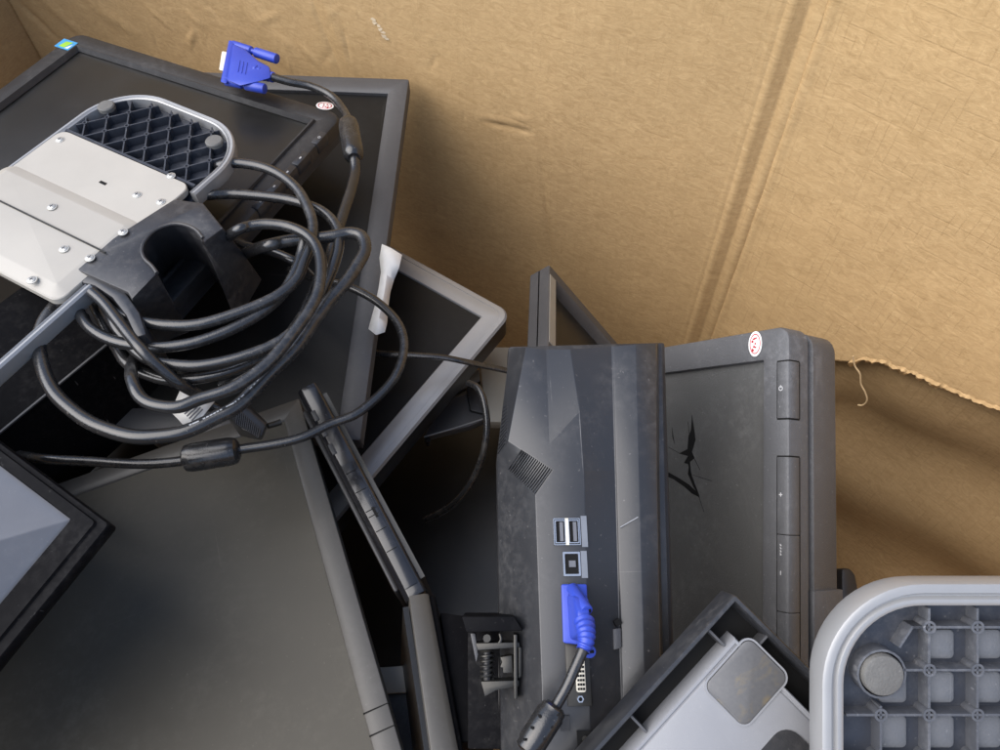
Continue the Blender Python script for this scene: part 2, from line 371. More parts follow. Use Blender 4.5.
# ---------------------------------------------------------------- monitors
def monitor(name, label, fr, x0, x1, y0, y1, r, bw, t=.016, depth=.05, lipd=.005, e=.002, slope=.0008, mb=BLK, ms=SCREEN, mc=BLK, gap=.001, taper=.05, root=None):
    """face up along +z of its frame; bw = bezel width"""
    root = root or thing(name, label, 'monitor', fr)
    R = lambda z, i: rloop(x0, x1, y0, y1, r, z, i)
    bm = B(); loft(bm, [R(-t, .0), R(-e, 0), R(-e*.35, e*.3), R(0, e), R(-slope*.5, bw*.6), R(-slope, bw-.0012), R(-slope-.0008, bw-.0003), R(-lipd, bw), R(-lipd-.003, bw)])
    bz = obj('bezel', bm, mb, root)
    bm = B(); loft(bm, [R(-lipd-.0015, bw-.0015), R(-lipd, bw-.0012)], True, True)
    sc = obj('screen', bm, ms, root)
    bm = B(); loft(bm, [R(-t+.002, .0012+gap), R(-t-.010, .0012+gap), R(-t-.013, .004+gap), R(-depth, taper), R(-depth-.004, taper+.006)], True, True)
    cs = obj('casing', bm, mc, root)
    return root, bz, sc, cs

# -- black monitor under the upturned stand base
h1 = .44
TL, TR, BR = PH(76, 31, h1), PH(344, 114, h1), PH(236, 219, h1)
f1 = Frame(TL, TR-TL, TL+(TR-BR)-TL)
W1 = (TR-TL).length; 
m1, bz, sc, cs = monitor('black_monitor', 'black monitor face up under the upturned stand base, oval sticker on its corner', f1, 0, W1, -.275, 0, .014, .0225, t=.014, depth=.042, lipd=.004, e=.0035, mb=BLK, mc=BLKS)
# raised lip round the screen
bm = B(); Rl = lambda z, i: rloop(0, W1, -.275, 0, .014, z, i)
loft(bm, [Rl(-.0005, .0185), Rl(.0018, .0195), Rl(.0018, .021), Rl(-.003, .0232)]); obj('bezel_lip', bm, BLK, m1)
for k, (ya, yb) in enumerate(((-.030, -.047), (-.060, -.078), (-.080, -.098), (-.100, -.118), (-.120, -.138))):
    bm = B(); prof = [(-.006, .0007), (.0007, .0004), (.0009, -.011), (-.006, -.011)]
    loft(bm, [[Vector((W1+a, ya, z)) for a, z in prof], [Vector((W1+a, yb, z)) for a, z in prof]], True, True)
    bt = obj('button', bm, BLKS, m1, bevel=.0008)
    bm = B(); pipe(bm, (W1-.0022, (ya+yb)/2), .0013, .0009, .0006, .0010) if k == 0 else box(bm, (W1-.003, (ya+yb)/2-.0012, .0005), (W1-.0016, (ya+yb)/2+.0012, .0010))
    obj('button_mark', bm, PRINT, bt)
def oval_sticker(root, f, px, py, rx, ry, n=.0, ang=0.0):
    c = f.loc(px, py, n); bm = B()
    ov = lambda a, b, z: [Vector((c.x+a*math.cos(t)*math.cos(ang)-b*math.sin(t)*math.sin(ang), c.y+a*math.cos(t)*math.sin(ang)+b*math.sin(t)*math.cos(ang), z)) for t in [2*PI*i/28 for i in range(28)]]
    loft(bm, [ov(rx, ry, n+.0001), ov(rx, ry, n+.0004)], True, True); st = obj('sticker', bm, STICK, root)
    bm = B(); loft(bm, [ov(rx*.80, ry*.80, n+.00042), ov(rx*.80, ry*.80, n+.0006), ov(rx*.70, ry*.72, n+.0006), ov(rx*.70, ry*.72, n+.00042)], closed=True)
    for i in range(9):
        a, b = random.uniform(-.42, .42)*rx, random.uniform(-.5, .5)*ry
        q = (c.x+a*math.cos(ang)-b*math.sin(ang), c.y+a*math.sin(ang)+b*math.cos(ang)); cyl(bm, q, min(rx, ry)*random.uniform(.08, .17), n+.00042, n+.00065, 7)
    obj('printed_mark', bm, RED, st)
oval_sticker(m1, f1, 325, 106, .0085, .0056, .0006, .2)
c = f1.loc(67, 45, 0); bm = B(); prism(bm, [(c.x-.010, c.y-.007), (c.x+.008, c.y-.007), (c.x+.008, c.y+.007), (c.x-.010, c.y+.007)], 0, .0004); st = obj('energy_label', bm, CYAN, m1)
bm = B(); prism(bm, [(c.x-.006, c.y-.005), (c.x+.001, c.y-.005), (c.x+.004, c.y+.005), (c.x-.004, c.y+.004)], .0003, .0006); obj('printed_mark', bm, GREEN, st)
bm = B(); prism(bm, [(c.x+.002, c.y-.0055), (c.x+.006, c.y-.005), (c.x+.006, c.y+.002)], .0003, .0006); obj('printed_mark', bm, STICK, st)

# -- charcoal bezel monitor below it
Za, Zb = PH(409, 79, .49), PH(352, 412, .545)
f2 = balanced(Za, PH(409, 79, .49)-PH(310, 80, .49), Za-Zb, .7)
L2 = (Za-Zb).length+.025
m2, *_ = monitor('charcoal_monitor', 'big dark monitor with flat charcoal bezel lying face up beneath the coiled cable', f2, -.33, 0, -L2, 0, .002, .021, t=.016, depth=.034, lipd=.005, e=.0012, mb=CHAR, ms=SCREENK, mc=BLK)

# -- silver bezel monitor
C3 = PH(504, 313, .60)
f3 = balanced(C3, C3-PH(400, 253, .60), C3-PH(363, 484, .615), .6)
m3, bz3, *_ = monitor('silver_bezel_monitor', 'monitor with pale silver bezel lying face up, its corner pointing at the black ported monitor', f3, -.36, 0, -.30, 0, .008, .0172, t=.004, depth=.05, lipd=.002, e=.0012, slope=.0, mb=SILV, ms=SCREEN, mc=BLK, taper=.02, gap=-.0005)
bm = B(); R = lambda z, i: rloop(-.36, 0, -.30, 0, .008, z, i); loft(bm, [R(-.004, -.0055), R(-.0030, -.006), R(-.0006, -.004), R(.0003, .0008), R(-.0005, .0015)])
obj('chamfered_edge', bm, SILV, m3)
bm = B(); loft(bm, [R(-.034, -.003), R(-.030, -.0045), R(-.0042, -.0052)], True); obj('side_trim', bm, BLKS, m3)

# -- large matte monitor at lower left
A4, B4 = PH(299, 398, .525), PH(407, 738, .50)
f4 = balanced(A4, PH(299, 398, .525)-PH(255, 410, .527), A4-B4, .85)
L4 = (A4-B4).length+.06
m4, *_ = monitor('matte_screen_monitor', 'large matte monitor lying face up at lower left below the ferrite cable', f4, -.46, 0, -L4, 0, .002, .0165, t=.014, depth=.05, lipd=.0022, e=.0010, mb=OLIV, ms=SCREENM, mc=BLK)
# buttons let into its bezel near the bottom
for py in (703, 728):
    q = f4.loc(388, py); bm = B(); bar(bm, (-.0162, q.y), (.0002, q.y), .0006, -.003, .0003); obj('button_seam', bm, HOLE, m4)

# -- black monitor back with pale panels, left edge
C5 = PH(106, 523, .375)
f5 = Frame(C5, C5-PH(0, 444, .373), C5-PH(0, 664, .390))
m5 = thing('face_down_monitor', 'face down black monitor with pale grey sloped panels at the left edge', 'monitor', f5)
c_in = f5.loc(71, 519.5, -.003); c_md = f5.loc(100, 522, -.001)
def R5(z, tx, r=.002):                                       # rim gets wider on its near side
    ix, iy = -c_in.x*tx, -c_in.y*tx; return rloop(-.30, -ix, -.24, -iy, r, z, 0, 4)
bm = B(); loft(bm, [R5(-.013, .06), R5(-.011, 0), R5(-.004, 0), R5(-.0032, .03), R5(-.0030, .28), R5(-.0024, .30), R5(-.0012, .32), R5(-.0010, .93), R5(-.0050, .97), R5(-.0065, 1.0)], True); obj('rim', bm, BLKM, m5)
bm = B(); X_, Y_ = c_in.x, c_in.y; rg0, rg1 = Vector((X_, Y_, -.0030)), f5.loc(-40, 552, .022); rg1.z = .022
pu0, pu1 = Vector((-.30, Y_, -.003)), Vector((-.30, Y_-.10, .022)); pd0, pd1 = Vector((X_, -.24, -.003)), Vector((rg1.x, -.24, .022))
vs_ = [bm.verts.new(p) for p in (rg0, pu0, pu1, rg1, pd1, pd0)]
bm.faces.new([vs_[i] for i in (0, 1, 2, 3)]); bm.faces.new([vs_[i] for i in (0, 3, 4, 5)])
far = bm.verts.new((-.30, -.24, .022)); bm.faces.new([vs_[3], vs_[2], far, vs_[4]])
obj('sloped_panel', bm, GREYP, m5, bevel=.0008, ang=6)
bm = B(); loft(bm, [rloop(-.28, -.01, -.22, -.01, .002, -.0132, 0), rloop(-.28, -.012, -.22, -.012, .002, -.0142, 0)], True, True); obj('screen', bm, SCREEN, m5)

# -- glossy black monitor on edge
def edge_on(name, label, top, bot, wid, tall, mt, mcase, lean=Vector((0, 0, 0)), casew=.02):
    d = bot-top; L = d.length
    view = (CAM-(top+bot)/2).normalized()
    nrm = view + lean; nrm = (nrm-d.normalized()*nrm.dot(d.normalized())).normalized()
    f = Frame(top, d, nrm.cross(d))                          # u along the strip, n up out of the strip
    return f, L
f6, L6 = edge_on('', '', P(306, 386, .585), P(416, 596, .515), 0, 0, None, None, Vector((0, 0, 0)))
m6 = thing('edge_on_monitor', 'narrow glossy black monitor standing on edge between the large matte screen and the silver bezel', 'monitor', f6)
w6 = .0082
bm = B(); loft(bm, [[Vector((x, y*w6, z)) for y, z in ((-1, -.24), (1, -.24), (1, -.0025), (.8, 0), (-.55, 0), (-1, -.004))] for x in (0, .006, L6-.004, L6)], True, True); obj('bezel', bm, BLKG, m6, bevel=.0006)
bm = B(); box(bm, (L6*.40, -.55*w6, -.001), (L6*.96, .62*w6, .0010)); pn = obj('button_strip', bm, BLKG, m6, bevel=.0004)
for t in (.44, .53, .62, .645, .71, .80):
    bm = B(); box(bm, (L6*t, -.5*w6, .0008), (L6*t+.0006, .5*w6, .0012)); obj('slot', bm, HOLE, pn)
bm = B(); box(bm, (L6*.615, .1*w6, .0008), (L6*.66, .35*w6, .0013)); obj('slot', bm, HOLE, pn)
bm = B(); box(bm, (.01, w6, -.235), (L6-.01, w6+.0035, -.006)); obj('screen', bm, SCREEN, m6)
bm = B(); loft(bm, [[Vector((x, -w6-y, z)) for x, z in ((.012, -.235), (L6-.012, -.235), (L6-.012, -.012), (.012, -.012))] for y in (0, .004)], True, True); obj('casing', bm, BLK, m6, bevel=.002)
for t in (.12, .2, .29):
    bm = B(); box(bm, (L6*t, -.75*w6, -.0012), (L6*(t+.05), -.3*w6, .0006)); obj('latch', bm, BLK, m6, bevel=.0004)

# -- brown-black monitor on edge in front
f7, L7 = edge_on('', '', P(419, 594, .505), P(449, 775, .435), 0, 0, None, None, Vector((.1, 0, 0)))
m7 = thing('edge_on_monitor', 'brownish black monitor standing on edge at the bottom middle, left of the metal hinge', 'monitor', f7)
w7 = .0075
fl = lambda x, y: f7.loc(x, y)
bm = B(); loft(bm, [[Vector((x, y, z)) for y, z in ((-w7*k, -.22), (w7*k, -.22), (w7*k, -.002), (w7*.5*k, 0), (-w7*k, 0))] for x, k in ((0, .9), (L7, 1.12))], True, True); obj('bezel', bm, OLIV, m7, bevel=.0007)
bm = B(); box(bm, (.004, -w7*1.05-.0035, -.22), (L7, -w7*1.0, -.008)); bo = obj('screen', bm, SCREEN, m7)
bm = B(); loft(bm, [[Vector((x, y, z)) for y, z in ((w7*.9, -.2), (w7*.9, -.004), (w7*1.5, -.005), (w7*1.75, -.02), (w7*1.75, -.2))] for x in (.0, L7)], True, True); obj('rear_shell', bm, BLKM, m7, bevel=.0015)
cs0 = [f7.loc(440, 612, -.012), f7.loc(470, 616, -.012), f7.loc(499, 737, -.012), f7.loc(458, 743, -.012)]
bm = B(); loft(bm, [[Vector((p.x, p.y, -.2)) for p in cs0], [Vector((p.x, p.y, -.012)) for p in cs0]], True, True); obj('casing', bm, BLKM, m7, bevel=.0012)

# ---------------------------------------------------------------- ported monitor back, standing in the middle
f9 = Frame(P(640, 345, .50), RX + FW*.05, P(640, 345, .50)-P(645, 700, .425))
m9 = thing('ported_monitor', 'black monitor seen from behind, faceted casing and port panel holding a blue plug', 'monitor', f9)
V = {}
def vv(k, x, y, n): V[k] = f9.loc(x, y, n)
BY = 800
for k, x, y, n in (('T0',510,348,-.012),('T1',526,347,.009),('T2',546,349,.0065),('T3',570,349,.0145),('T4',611.6,346,.0090),('T4b',613.5,346,.0102),('T5',635.6,344.5,.0122),('T6',656,343.5,.0096),('T6b',658,343.5,-.0035),('T7',662,343.5,-.003),
        ('K',549,445,.0165),('V1',508,441,.009),('V2',553,470,.018),('V3',535.5,495,.018),('V4',497,458,-.014),('Fd',580,412,.017),('Pr',584,471,.020),
        ('A4',615,471,.0090),('A4b',617,471,.0102),('B5',639,471,.0122),('C6',657,471,.0096),('C6b',659,471,-.0035),('D7',664.5,471,-.003),
        ('LB',502,BY,-.020),('PL',546,BY,.018),('PB',592,BY,.018),('AB',624,BY,.0090),('AB2',626,BY,.0102),('BB',648,BY,.0122),('CB',663,BY,.0096),('CB2',665,BY,-.0035),('DB',674,BY,-.003)): vv(k, x, y, n)
def shell(keys_list, skirt=None):
    bm = B(); idx = {}
    def g(k):
        if k not in idx: idx[k] = bm.verts.new(V[k])
        return idx[k]
    for ks in keys_list: bm.faces.new([g(k) for k in ks.split()])
    if skirt is not None:
        be = [e for e in bm.edges if len(e.link_faces) == 1]
        ex = bmesh.ops.extrude_edge_only(bm, edges=be); 
        for v in ex['geom']:
            if isinstance(v, bmesh.types.BMVert): v.co.z = skirt
    return bm
bm = shell(['T0 T1 V1 V4', 'T1 T2 K V2 V1', 'T2 T3 Fd K', 'K Fd Pr V2', 'T3 T4 A4 Pr Fd', 'V4 V1 V2 V3', 'V4 V3 PL LB', 'V2 Pr PB PL V3', 'Pr A4 AB PB',
            'T4 T4b A4b A4', 'A4 A4b AB2 AB', 'T4b T5 B5 A4b', 'A4b B5 BB AB2', 'T5 T6 C6 B5', 'B5 C6 CB BB', 'T6 T6b C6b C6', 'C6 C6b CB2 CB', 'T6b T7 D7 C6b', 'C6b D7 DB CB2'], -.030)
bmesh.ops.holes_fill(bm, edges=[e for e in bm.edges if len(e.link_faces) == 1])
obj('casing', bm, BLKC, m9, bevel=.0007, ang=8)
bm = B(); q = [f9.loc(x, y, -.034) for x, y in ((508, 349), (663, 345), (676, 800), (500, 800))]; loft(bm, [[Vector((p.x, p.y, -.046)) for p in q], [Vector((p.x, p.y, -.028)) for p in q]], True, True); obj('front_frame', bm, BLK, m9, bevel=.002)
# vent ribs, two rows
def ribs(a, b, c, d, n, lift=.0012, w=.4):                    # ribs running a->b, stepped towards d->c
    bm = B()
    for i in range(n):
        t0, t1 = (i+.1)/n, (i+.1+w)/n
        p = [a.lerp(d, t0), b.lerp(c, t0), b.lerp(c, t1), a.lerp(d, t1)]
        nn = (p[1]-p[0]).cross(p[3]-p[0]).normalized(); nn = nn if nn.z > 0 else -nn
        loft(bm, [[x-nn*.0006 for x in p], [x+nn*lift for x in p]], True, True)
    return bm
obj('vent', ribs(V['V1'].lerp(V['V2'], .3), V['V4'].lerp(V['V3'], .3), V['V3'], V['V2'], 16, .0009), BLKC, m9)
e1 = f9.loc(505, 400, -.010); obj('vent', ribs(V['T0'].lerp(V['V4'], .55).lerp(V['T1'].lerp(V['V1'], .55), .12), V['T0'].lerp(V['V4'], .55).lerp(V['T1'].lerp(V['V1'], .55), .75), V['V4'].lerp(V['V1'], .75), V['V4'].lerp(V['V1'], .12), 12, .0009), BLKC, m9)
# ports. panel plane runs at n=.018-.020
NP = .0195
def pq(x0, y0, x1, y1, n=NP): a, b = f9.loc(x0, y0, n), f9.loc(x1, y1, n); return min(a.x, b.x), max(a.x, b.x), min(a.y, b.y), max(a.y, b.y)
def frame_ring(bm, r, w, z0, z1, rad=.0004):
    x0, x1, y0, y1 = r; L = lambda i, z: rloop(x0, x1, y0, y1, rad, z, i, 3)
    loft(bm, [L(0, z0), L(0, z1), L(w, z1), L(w, z0)], closed=True)
def recess(root, r, m=HOLE, z=NP-.0004): bm = B(); prism(bm, [(r[0], r[2]), (r[1], r[2]), (r[1], r[3]), (r[0], r[3])], z-.004, z+.0004); return obj('recess', bm, m, root)
r = pq(553, 518.5, 581, 545); bm = B(); frame_ring(bm, r, .0005, NP-.002, NP+.0006); usb = obj('usb_port', bm, STEEL, m9); usb['label'] = 'twin upright usb sockets'
recess(usb, r)
xm = (r[0]+r[1])/2
for s in (-1, 1):
    cx = xm + s*(r[1]-r[0])*.25; hw = (r[1]-r[0])*.2
    bm = B(); frame_ring(bm, (cx-hw, cx+hw, r[2]+.001, r[3]-.001), .0006, NP-.0005, NP+.0008); obj('socket_shell', bm, STEEL, usb)
    bm = B(); box(bm, (cx-hw*.1, r[2]+.0022, NP), (cx+hw*.55, r[3]-.0022, NP+.0007)); obj('tongue', bm, GREYP, usb)
bm = B(); box(bm, (xm-.0009, r[2], NP), (xm+.0009, r[3], NP+.0009)); obj('divider', bm, IVORY, usb)
bm = B(); x0, x1, y0, y1 = pq(580.5, 516, 588, 547); box(bm, (x0, y0, NP-.004), (x1, y1, NP+.0004)); obj('socket_flange', bm, PORTM, usb)
r = pq(562.5, 552, 581, 576); bm = B(); frame_ring(bm, r, .0011, NP-.002, NP+.0006); ub = obj('usb_port', bm, STEEL, m9); ub['label'] = 'square usb socket below the twin sockets'
recess(ub, r)
bm = B(); xm, ym = (r[0]+r[1])/2, (r[2]+r[3])/2; box(bm, (xm-.0016, ym-.0018, NP), (xm+.0022, ym+.0018, NP+.0008)); obj('tongue', bm, GREYP, ub)
bm = B(); x0, x1, y0, y1 = pq(580.5, 551, 588, 578); box(bm, (x0, y0, NP-.004), (x1, y1, NP+.0004)); obj('socket_flange', bm, PORTM, ub)
# DVI socket
r = pq(565, 640, 592, 706); bm = B(); prism(bm, [(r[0], r[2]), (r[1], r[2]), (r[1], r[3]), (r[0], r[3])], NP-.003, NP+.0004); dvi = obj('video_port', bm, DSTEEL, m9, bevel=.0003)
r = pq(574.5, 655, 585.5, 692); L = lambda i, z: rloop(r[0], r[1], r[2], r[3], .0012, z, i, 4)
bm = B(); loft(bm, [L(0, NP), L(0, NP+.0022), L(.0006, NP+.0024)], False, True); ins = obj('socket_insert', bm, IVORY, dvi)
bm = B()
for i in range(3):
    for k in range(8):
        x = r[0]+(r[1]-r[0])*(.22+.28*i); y = r[2]+(r[3]-r[2])*(.09+.117*k); box(bm, (x-.00055, y-.0006, NP+.0022), (x+.00055, y+.0006, NP+.0027))
obj('pin_hole', bm, HOLE, ins)['kind'] = 'stuff'
for yy in (699, 650): bm = B(); c = f9.loc(580, yy, NP); cyl(bm, c, .0019, NP, NP+.002, 6); sx = obj('screw', bm, STEEL, dvi); bm = B(); cyl(bm, c, .0011, NP+.0018, NP+.0022, 10); obj('screw_hole', bm, HOLE, sx)
r = pq(577, 731, 592, 748); recess(m9, r, HOLE, NP-.0002)
bm = B(); cyl(bm, f9.loc(585, 739, NP), .0016, NP-.001, NP+.0008); obj('power_pin', bm, DSTEEL, m9)
r = pq(560, 716, 570, 731); recess(m9, r, BLK)
bm = B(); f_ = f9.loc(615, 624, .008); prism(bm, [f9.loc(x, y, .0) for x, y in ((609, 622), (614, 619), (615, 622), (618, 624), (612, 627))], .003, .0145); obj('lock_slot', bm, HOLE, m9)
bm = B(); prism(bm, [f9.loc(x, y, .010) for x, y in ((612, 629), (620, 628), (621, 648), (613, 650))], .004, .0128); obj('latch', bm, CHAR, m9, bevel=.0005)
# long scratch on the rim
bm = B(); a, b = f9.loc(620, 527.5, .0105), f9.loc(638, 517, .0120); bar(bm, a, b, .0005, .009, .0122); obj('scratch', bm, flat('bared_plastic', (.3, .31, .33), .6), m9)

# blue plug sitting in the socket, its cord and ferrite
def rod(bm, a, b, r, seg=14, r2=None): tube(bm, [a, b], r, seg, radii=[r, r2 or r])
root_p = f9.w(f9.loc(578, 620, .03))
vp = thing('video_cable', 'black video cable whose bright blue plug is pushed into the ported monitor', 'cable', root_p)
def toloc(o): return o.matrix_world.inverted() if False else Matrix.Translation(-o.location)
def lw(f, pts, root): return [f.w(p)-root.location for p in pts]
G = lambda x, y, n: f9.w(f9.loc(x, y, n)) - root_p
bm = B(); loft(bm, [[G(x, y, .0205) for x, y in ((561, 584), (587, 584), (589, 646), (563, 643))], [G(x, y, .0245) for x, y in ((561, 584), (587, 584), (589, 646), (563, 643))]], True, True)
hd = obj('plug', bm, BLUE, vp, bevel=.0012)
bm = B(); loft(bm, [[G(x, y, .023) for x, y in ((566, 594), (585, 594), (586, 642), (569, 640))], [G(x, y, .036) for x, y in ((573, 596), (589, 598), (590, 640), (576, 636))], [G(x, y, .042) for x, y in ((577, 612), (590, 612), (590, 634), (579, 634))]], True, True)
obj('plug_body', bm, BLUE, hd, bevel=.0018)
for (a, b) in (((572, 588, .024), (587, 611, .040)), ((583, 644, .024), (590, 652, .038))):
    bm = B(); rod(bm, G(*a), G(*b), .0034, 16); ts = obj('thumbscrew', bm, BLUE, hd, bevel=.0004)
    e = G(*b); ax = (e-G(*a)).normalized(); bm = B(); axbox(bm, e+ax*.0001, f9.n.cross(ax), .0042, .0010, .0010, ax); axbox(bm, e+ax*.0001, f9.u, .0040, .001, .001, ax); obj('cross_slot', bm, HOLE, ts)
sr = [G(584, 622, .040), G(586, 632, .0445), G(586, 641, .047), G(583, 650, .0475)]
bm = B(); pp = spline(sr, 8); tube(bm, pp, .005, 14, radii=[.0052-.0018*i/(len(pp)-1)+(.0006 if i % 4 < 2 else 0) for i in range(len(pp))]); obj('strain_relief', bm, BLUE, hd)
cd = [G(584, 646, .047), G(582, 652, .047), G(575, 668, .046), G(567, 686, .045), G(557, 704, .044), G(545, 725, .043), G(530, 752, .042), G(512, 790, .04), G(490, 830, .03)]
bm = B(); tube(bm, spline(cd), .0029, 12); obj('cord', bm, CORD, vp)
fa, fb = G(556, 705, .044), G(526, 752, .0425)
bm = B(); pp = [fa.lerp(fb, t) for t in (0, .06, .14, .2, .8, .88, .95, 1)]; tube(bm, pp, .01, 18, radii=[.0045, .0066, .0066, .0074, .0074, .0066, .0066, .0045]); fc = obj('ferrite_core', bm, CORD, vp)
bm = B()
for t in (.2, .45, .7):
    for s in (-.006, .004): c = fa.lerp(fb, t)+f9.u*s+f9.n*.0064; axbox(bm, c, f9.u, .0012, .0012, .0012, f9.n)
obj('dimple', bm, HOLE, fc)

# ---------------------------------------------------------------- dusty monitor with buttons and cracked screen, right
u10 = RX*.5 + DN*-.086 + FW*-.85; v10 = RX*.05 - DN*1.0 + FW*.131
C10 = P(789, 325, .515); f10 = Frame(C10, u10, v10)
xr = f10.loc(793, 480).x; xi, yi = f10.loc(760, 362).x, f10.loc(760, 362).y
bwx = .0165
yb = f10.loc(783, 700).y
x0_ = f10.loc(610, 345).x-.06
m10 = thing('dusty_monitor', 'dusty dark grey monitor with edge buttons, oval sticker and cracked screen, by right wall', 'monitor', f10)
x1_ = .0
Rq = lambda z, i, r=.010: rloop(x0_, x1_, yb-.04, 0, r, z, i)
bm = B(); loft(bm, [Rq(-.0195, .0006), Rq(-.019, 0), Rq(-.0025, 0), Rq(-.0007, .0007), Rq(0, .0025), Rq(0, .0195), Rq(-.0006, .0218), Rq(-.0020, .0222), Rq(-.0058, .0224), Rq(-.009, .0224)]); obj('bezel', bm, DUSTY, m10)
bm = B(); loft(bm, [Rq(-.0080, .0212), Rq(-.0054, .0216)], True, True); scr = obj('screen', bm, SCREEND, m10)
bm = B(); loft(bm, [Rq(-.017, .0022), Rq(-.0222, .0022), Rq(-.0226, .0026), Rq(-.0255, .0030, .013), Rq(-.0262, .0008, .013), Rq(-.050, .0012, .013), Rq(-.056, .005, .013), Rq(-.075, .06, .013)], True, True); obj('casing', bm, DUSTY, m10)
def wrap_button(y0, y1, zd=-.0095):
    prof = [(-.0092, .0008), (-.0025, .0009), (-.0002, .0004), (.0009, -.0025), (.0009, zd), (-.006, zd), (-.006, -.004)]
    ys = [y0, y0-.0008, y1+.0008, y1]; sc_ = [.94, 1, 1, .94]
    bm = B(); loft(bm, [[Vector((a, y, z)) for a, z in prof] for y in ys], True, True); return obj('button', bm, DUSTY, m10, bevel=.0005)
def ygap(y): 
    bm = B(); prof = [(-.0096, .0002), (-.0025, .0003), (-.0004, -.0002), (.0003, -.0025), (.0003, -.0102), (-.006, -.0102)]
    loft(bm, [[Vector((a, yy, z)) for a, z in prof] for yy in (y+.0005, y-.0005)], True, True); obj('button_gap', bm, HOLE, m10)
Y = lambda py, px=788: f10.loc(px, py).y
pb = wrap_button(Y(361), Y(418)); ygap(Y(360.3)); ygap(Y(418.7))
bm = B(); pipe(bm, (-.0060, Y(388)), .0017, .0012, .0006, .0011); bar(bm, (-.0060, Y(388)+.0004), (-.0060, Y(388)+.0022), .0005, .0006, .0011); obj('power_mark', bm, PRINT, pb)
for ya, yb2 in ((361, 418), (457, 680)):                      # dark seam round the button openings
    bm = B(); box(bm, (-.004, Y(yb2), -.0108), (.00035, Y(ya), -.0098)); box(bm, (-.0099, Y(yb2), -.002), (-.0093, Y(ya), .0002)); obj('button_gap', bm, HOLE, m10)
b1 = wrap_button(Y(457), Y(535)); b2 = wrap_button(Y(535.5), Y(613)); b3 = wrap_button(Y(613.5), Y(680)); ygap(Y(456.3))
for yy in (535.3, 613.3): ygap(Y(yy))
bm = B(); y = Y(495); bar(bm, (-.0072, y), (-.0046, y), .0006, .0006, .0011); bar(bm, (-.0059, y-.0013), (-.0059, y+.0013), .0006, .0006, .0011); obj('plus_mark', bm, PRINT, b1)
bm = B(); y = Y(574); bar(bm, (-.0059, y-.0013), (-.0059, y+.0013), .0006, .0006, .0011); obj('minus_mark', bm, PRINT, b2)
bm = B(); y = Y(545)
for k in range(4): bar(bm, (-.0064, y-.0020*k), (-.0053, y-.0020*k-.0009), .0005, .0006, .0011); bar(bm, (-.0064, y-.0020*k-.001), (-.0053, y-.002*k-.001), .0004, .0006, .0011)
obj('menu_mark', bm, PRINT, b2)
oval_sticker(m10, f10, 755.5, 344, .0060, .0092, .0004)
bm = B()
for pts in (((692, 415), (694, 428), (695.5, 440), (692, 452), (694.5, 458), (690, 462), (691.5, 478), (688, 464), (684, 463), (688, 456), (679, 453.5), (687.5, 449), (688.5, 436), (691, 430)),
            ((660, 469), (667, 471.5), (678, 477.5), (689, 484.5), (696, 491), (700, 497.5), (692, 493.5), (684, 486.5), (674, 479.5), (660, 473)),
            ((689, 464), (692, 476), (699.5, 496), (694, 488), (688, 474)), ((672, 427), (673, 434), (674.5, 444), (672.5, 437))):
    prism(bm, f10.pl(pts, -.0053), -.0055, -.0052)
obj('crack', bm, HOLE, scr, smooth=False)
bm = B()
for a, b in (((693, 475), (712, 481)), ((690, 440), (688, 422)), ((699, 497), (704, 512)), ((679, 453), (668, 447)), ((694, 458), (700, 470))): bar(bm, f10.loc(*a, -.0053), f10.loc(*b, -.0053), .0003, -.0055, -.00523)
obj('crack', bm, HOLE, scr, smooth=False)
q = [f10.loc(x, y, -.020) for x, y in ((806, 590), (846, 592), (846, 700), (806, 700))]
bm = B(); z0 = Y(592); box(bm, (-.003, z0-.09, -.054), (.0012, z0, -.0235)); obj('side_block', bm, DUSTY, m10, bevel=.0006)

# small dark wedge behind it
bm = B(); o9 = P(853, 600, .66); f = Frame(o9, RX+FW*.2, -DN+FW*.3)
wd = thing('cable_box', 'small black plastic lump wedged between dusty monitor and right wall', 'part', f)
prism(bm, f.pl(((842, 568), (851, 568), (856, 574), (861, 600), (863, 640), (842, 640)), 0), -.03, 0); obj('body', bm, BLK, wd, bevel=.003)
bm = B(); 
for x, y in ((848, 609), (847.5, 616)): c = f.loc(x, y, 0); cyl(bm, c, .0018, 0, .0012, 8)
obj('contact', bm, STEEL, wd)

# ---------------------------------------------------------------- monitor corner behind (upright frame)
o11 = P(549, 264, .80); e1 = P(552, 345, .72); e2 = P(612, 337, .87)
f11 = Frame(o11, e2-o11, o11-e1)
W11, H11 = (e2-o11).length*1.25, .26
m11 = thing('cornered_monitor', 'dark grey monitor corner sticking up against the back wall behind the ported monitor', 'monitor', f11)
Rz = lambda z, i: rloop(0, W11, -H11, 0, .003, z, i)
bm = B(); loft(bm, [Rz(-.012, 0), Rz(-.001, 0), Rz(0, .001), Rz(0, .0135), Rz(-.003, .016), Rz(-.012, .0175)]); obj('bezel', bm, CHAR, m11)
bm = B(); loft(bm, [Rz(-.013, .016), Rz(-.0115, .0165)], True, True); obj('screen', bm, SCREEN, m11)
bm = B(); loft(bm, [Rz(-.026, .002), Rz(-.024, 0.0), Rz(-.0135, .0)], True); obj('casing', bm, CHAR, m11)
bm = B(); prism(bm, [(.0018, -.016), (.012, -.016), (.012, -.12), (.0018, -.12)], .0, .0006); obj('trim_strip', bm, BEIG, m11)

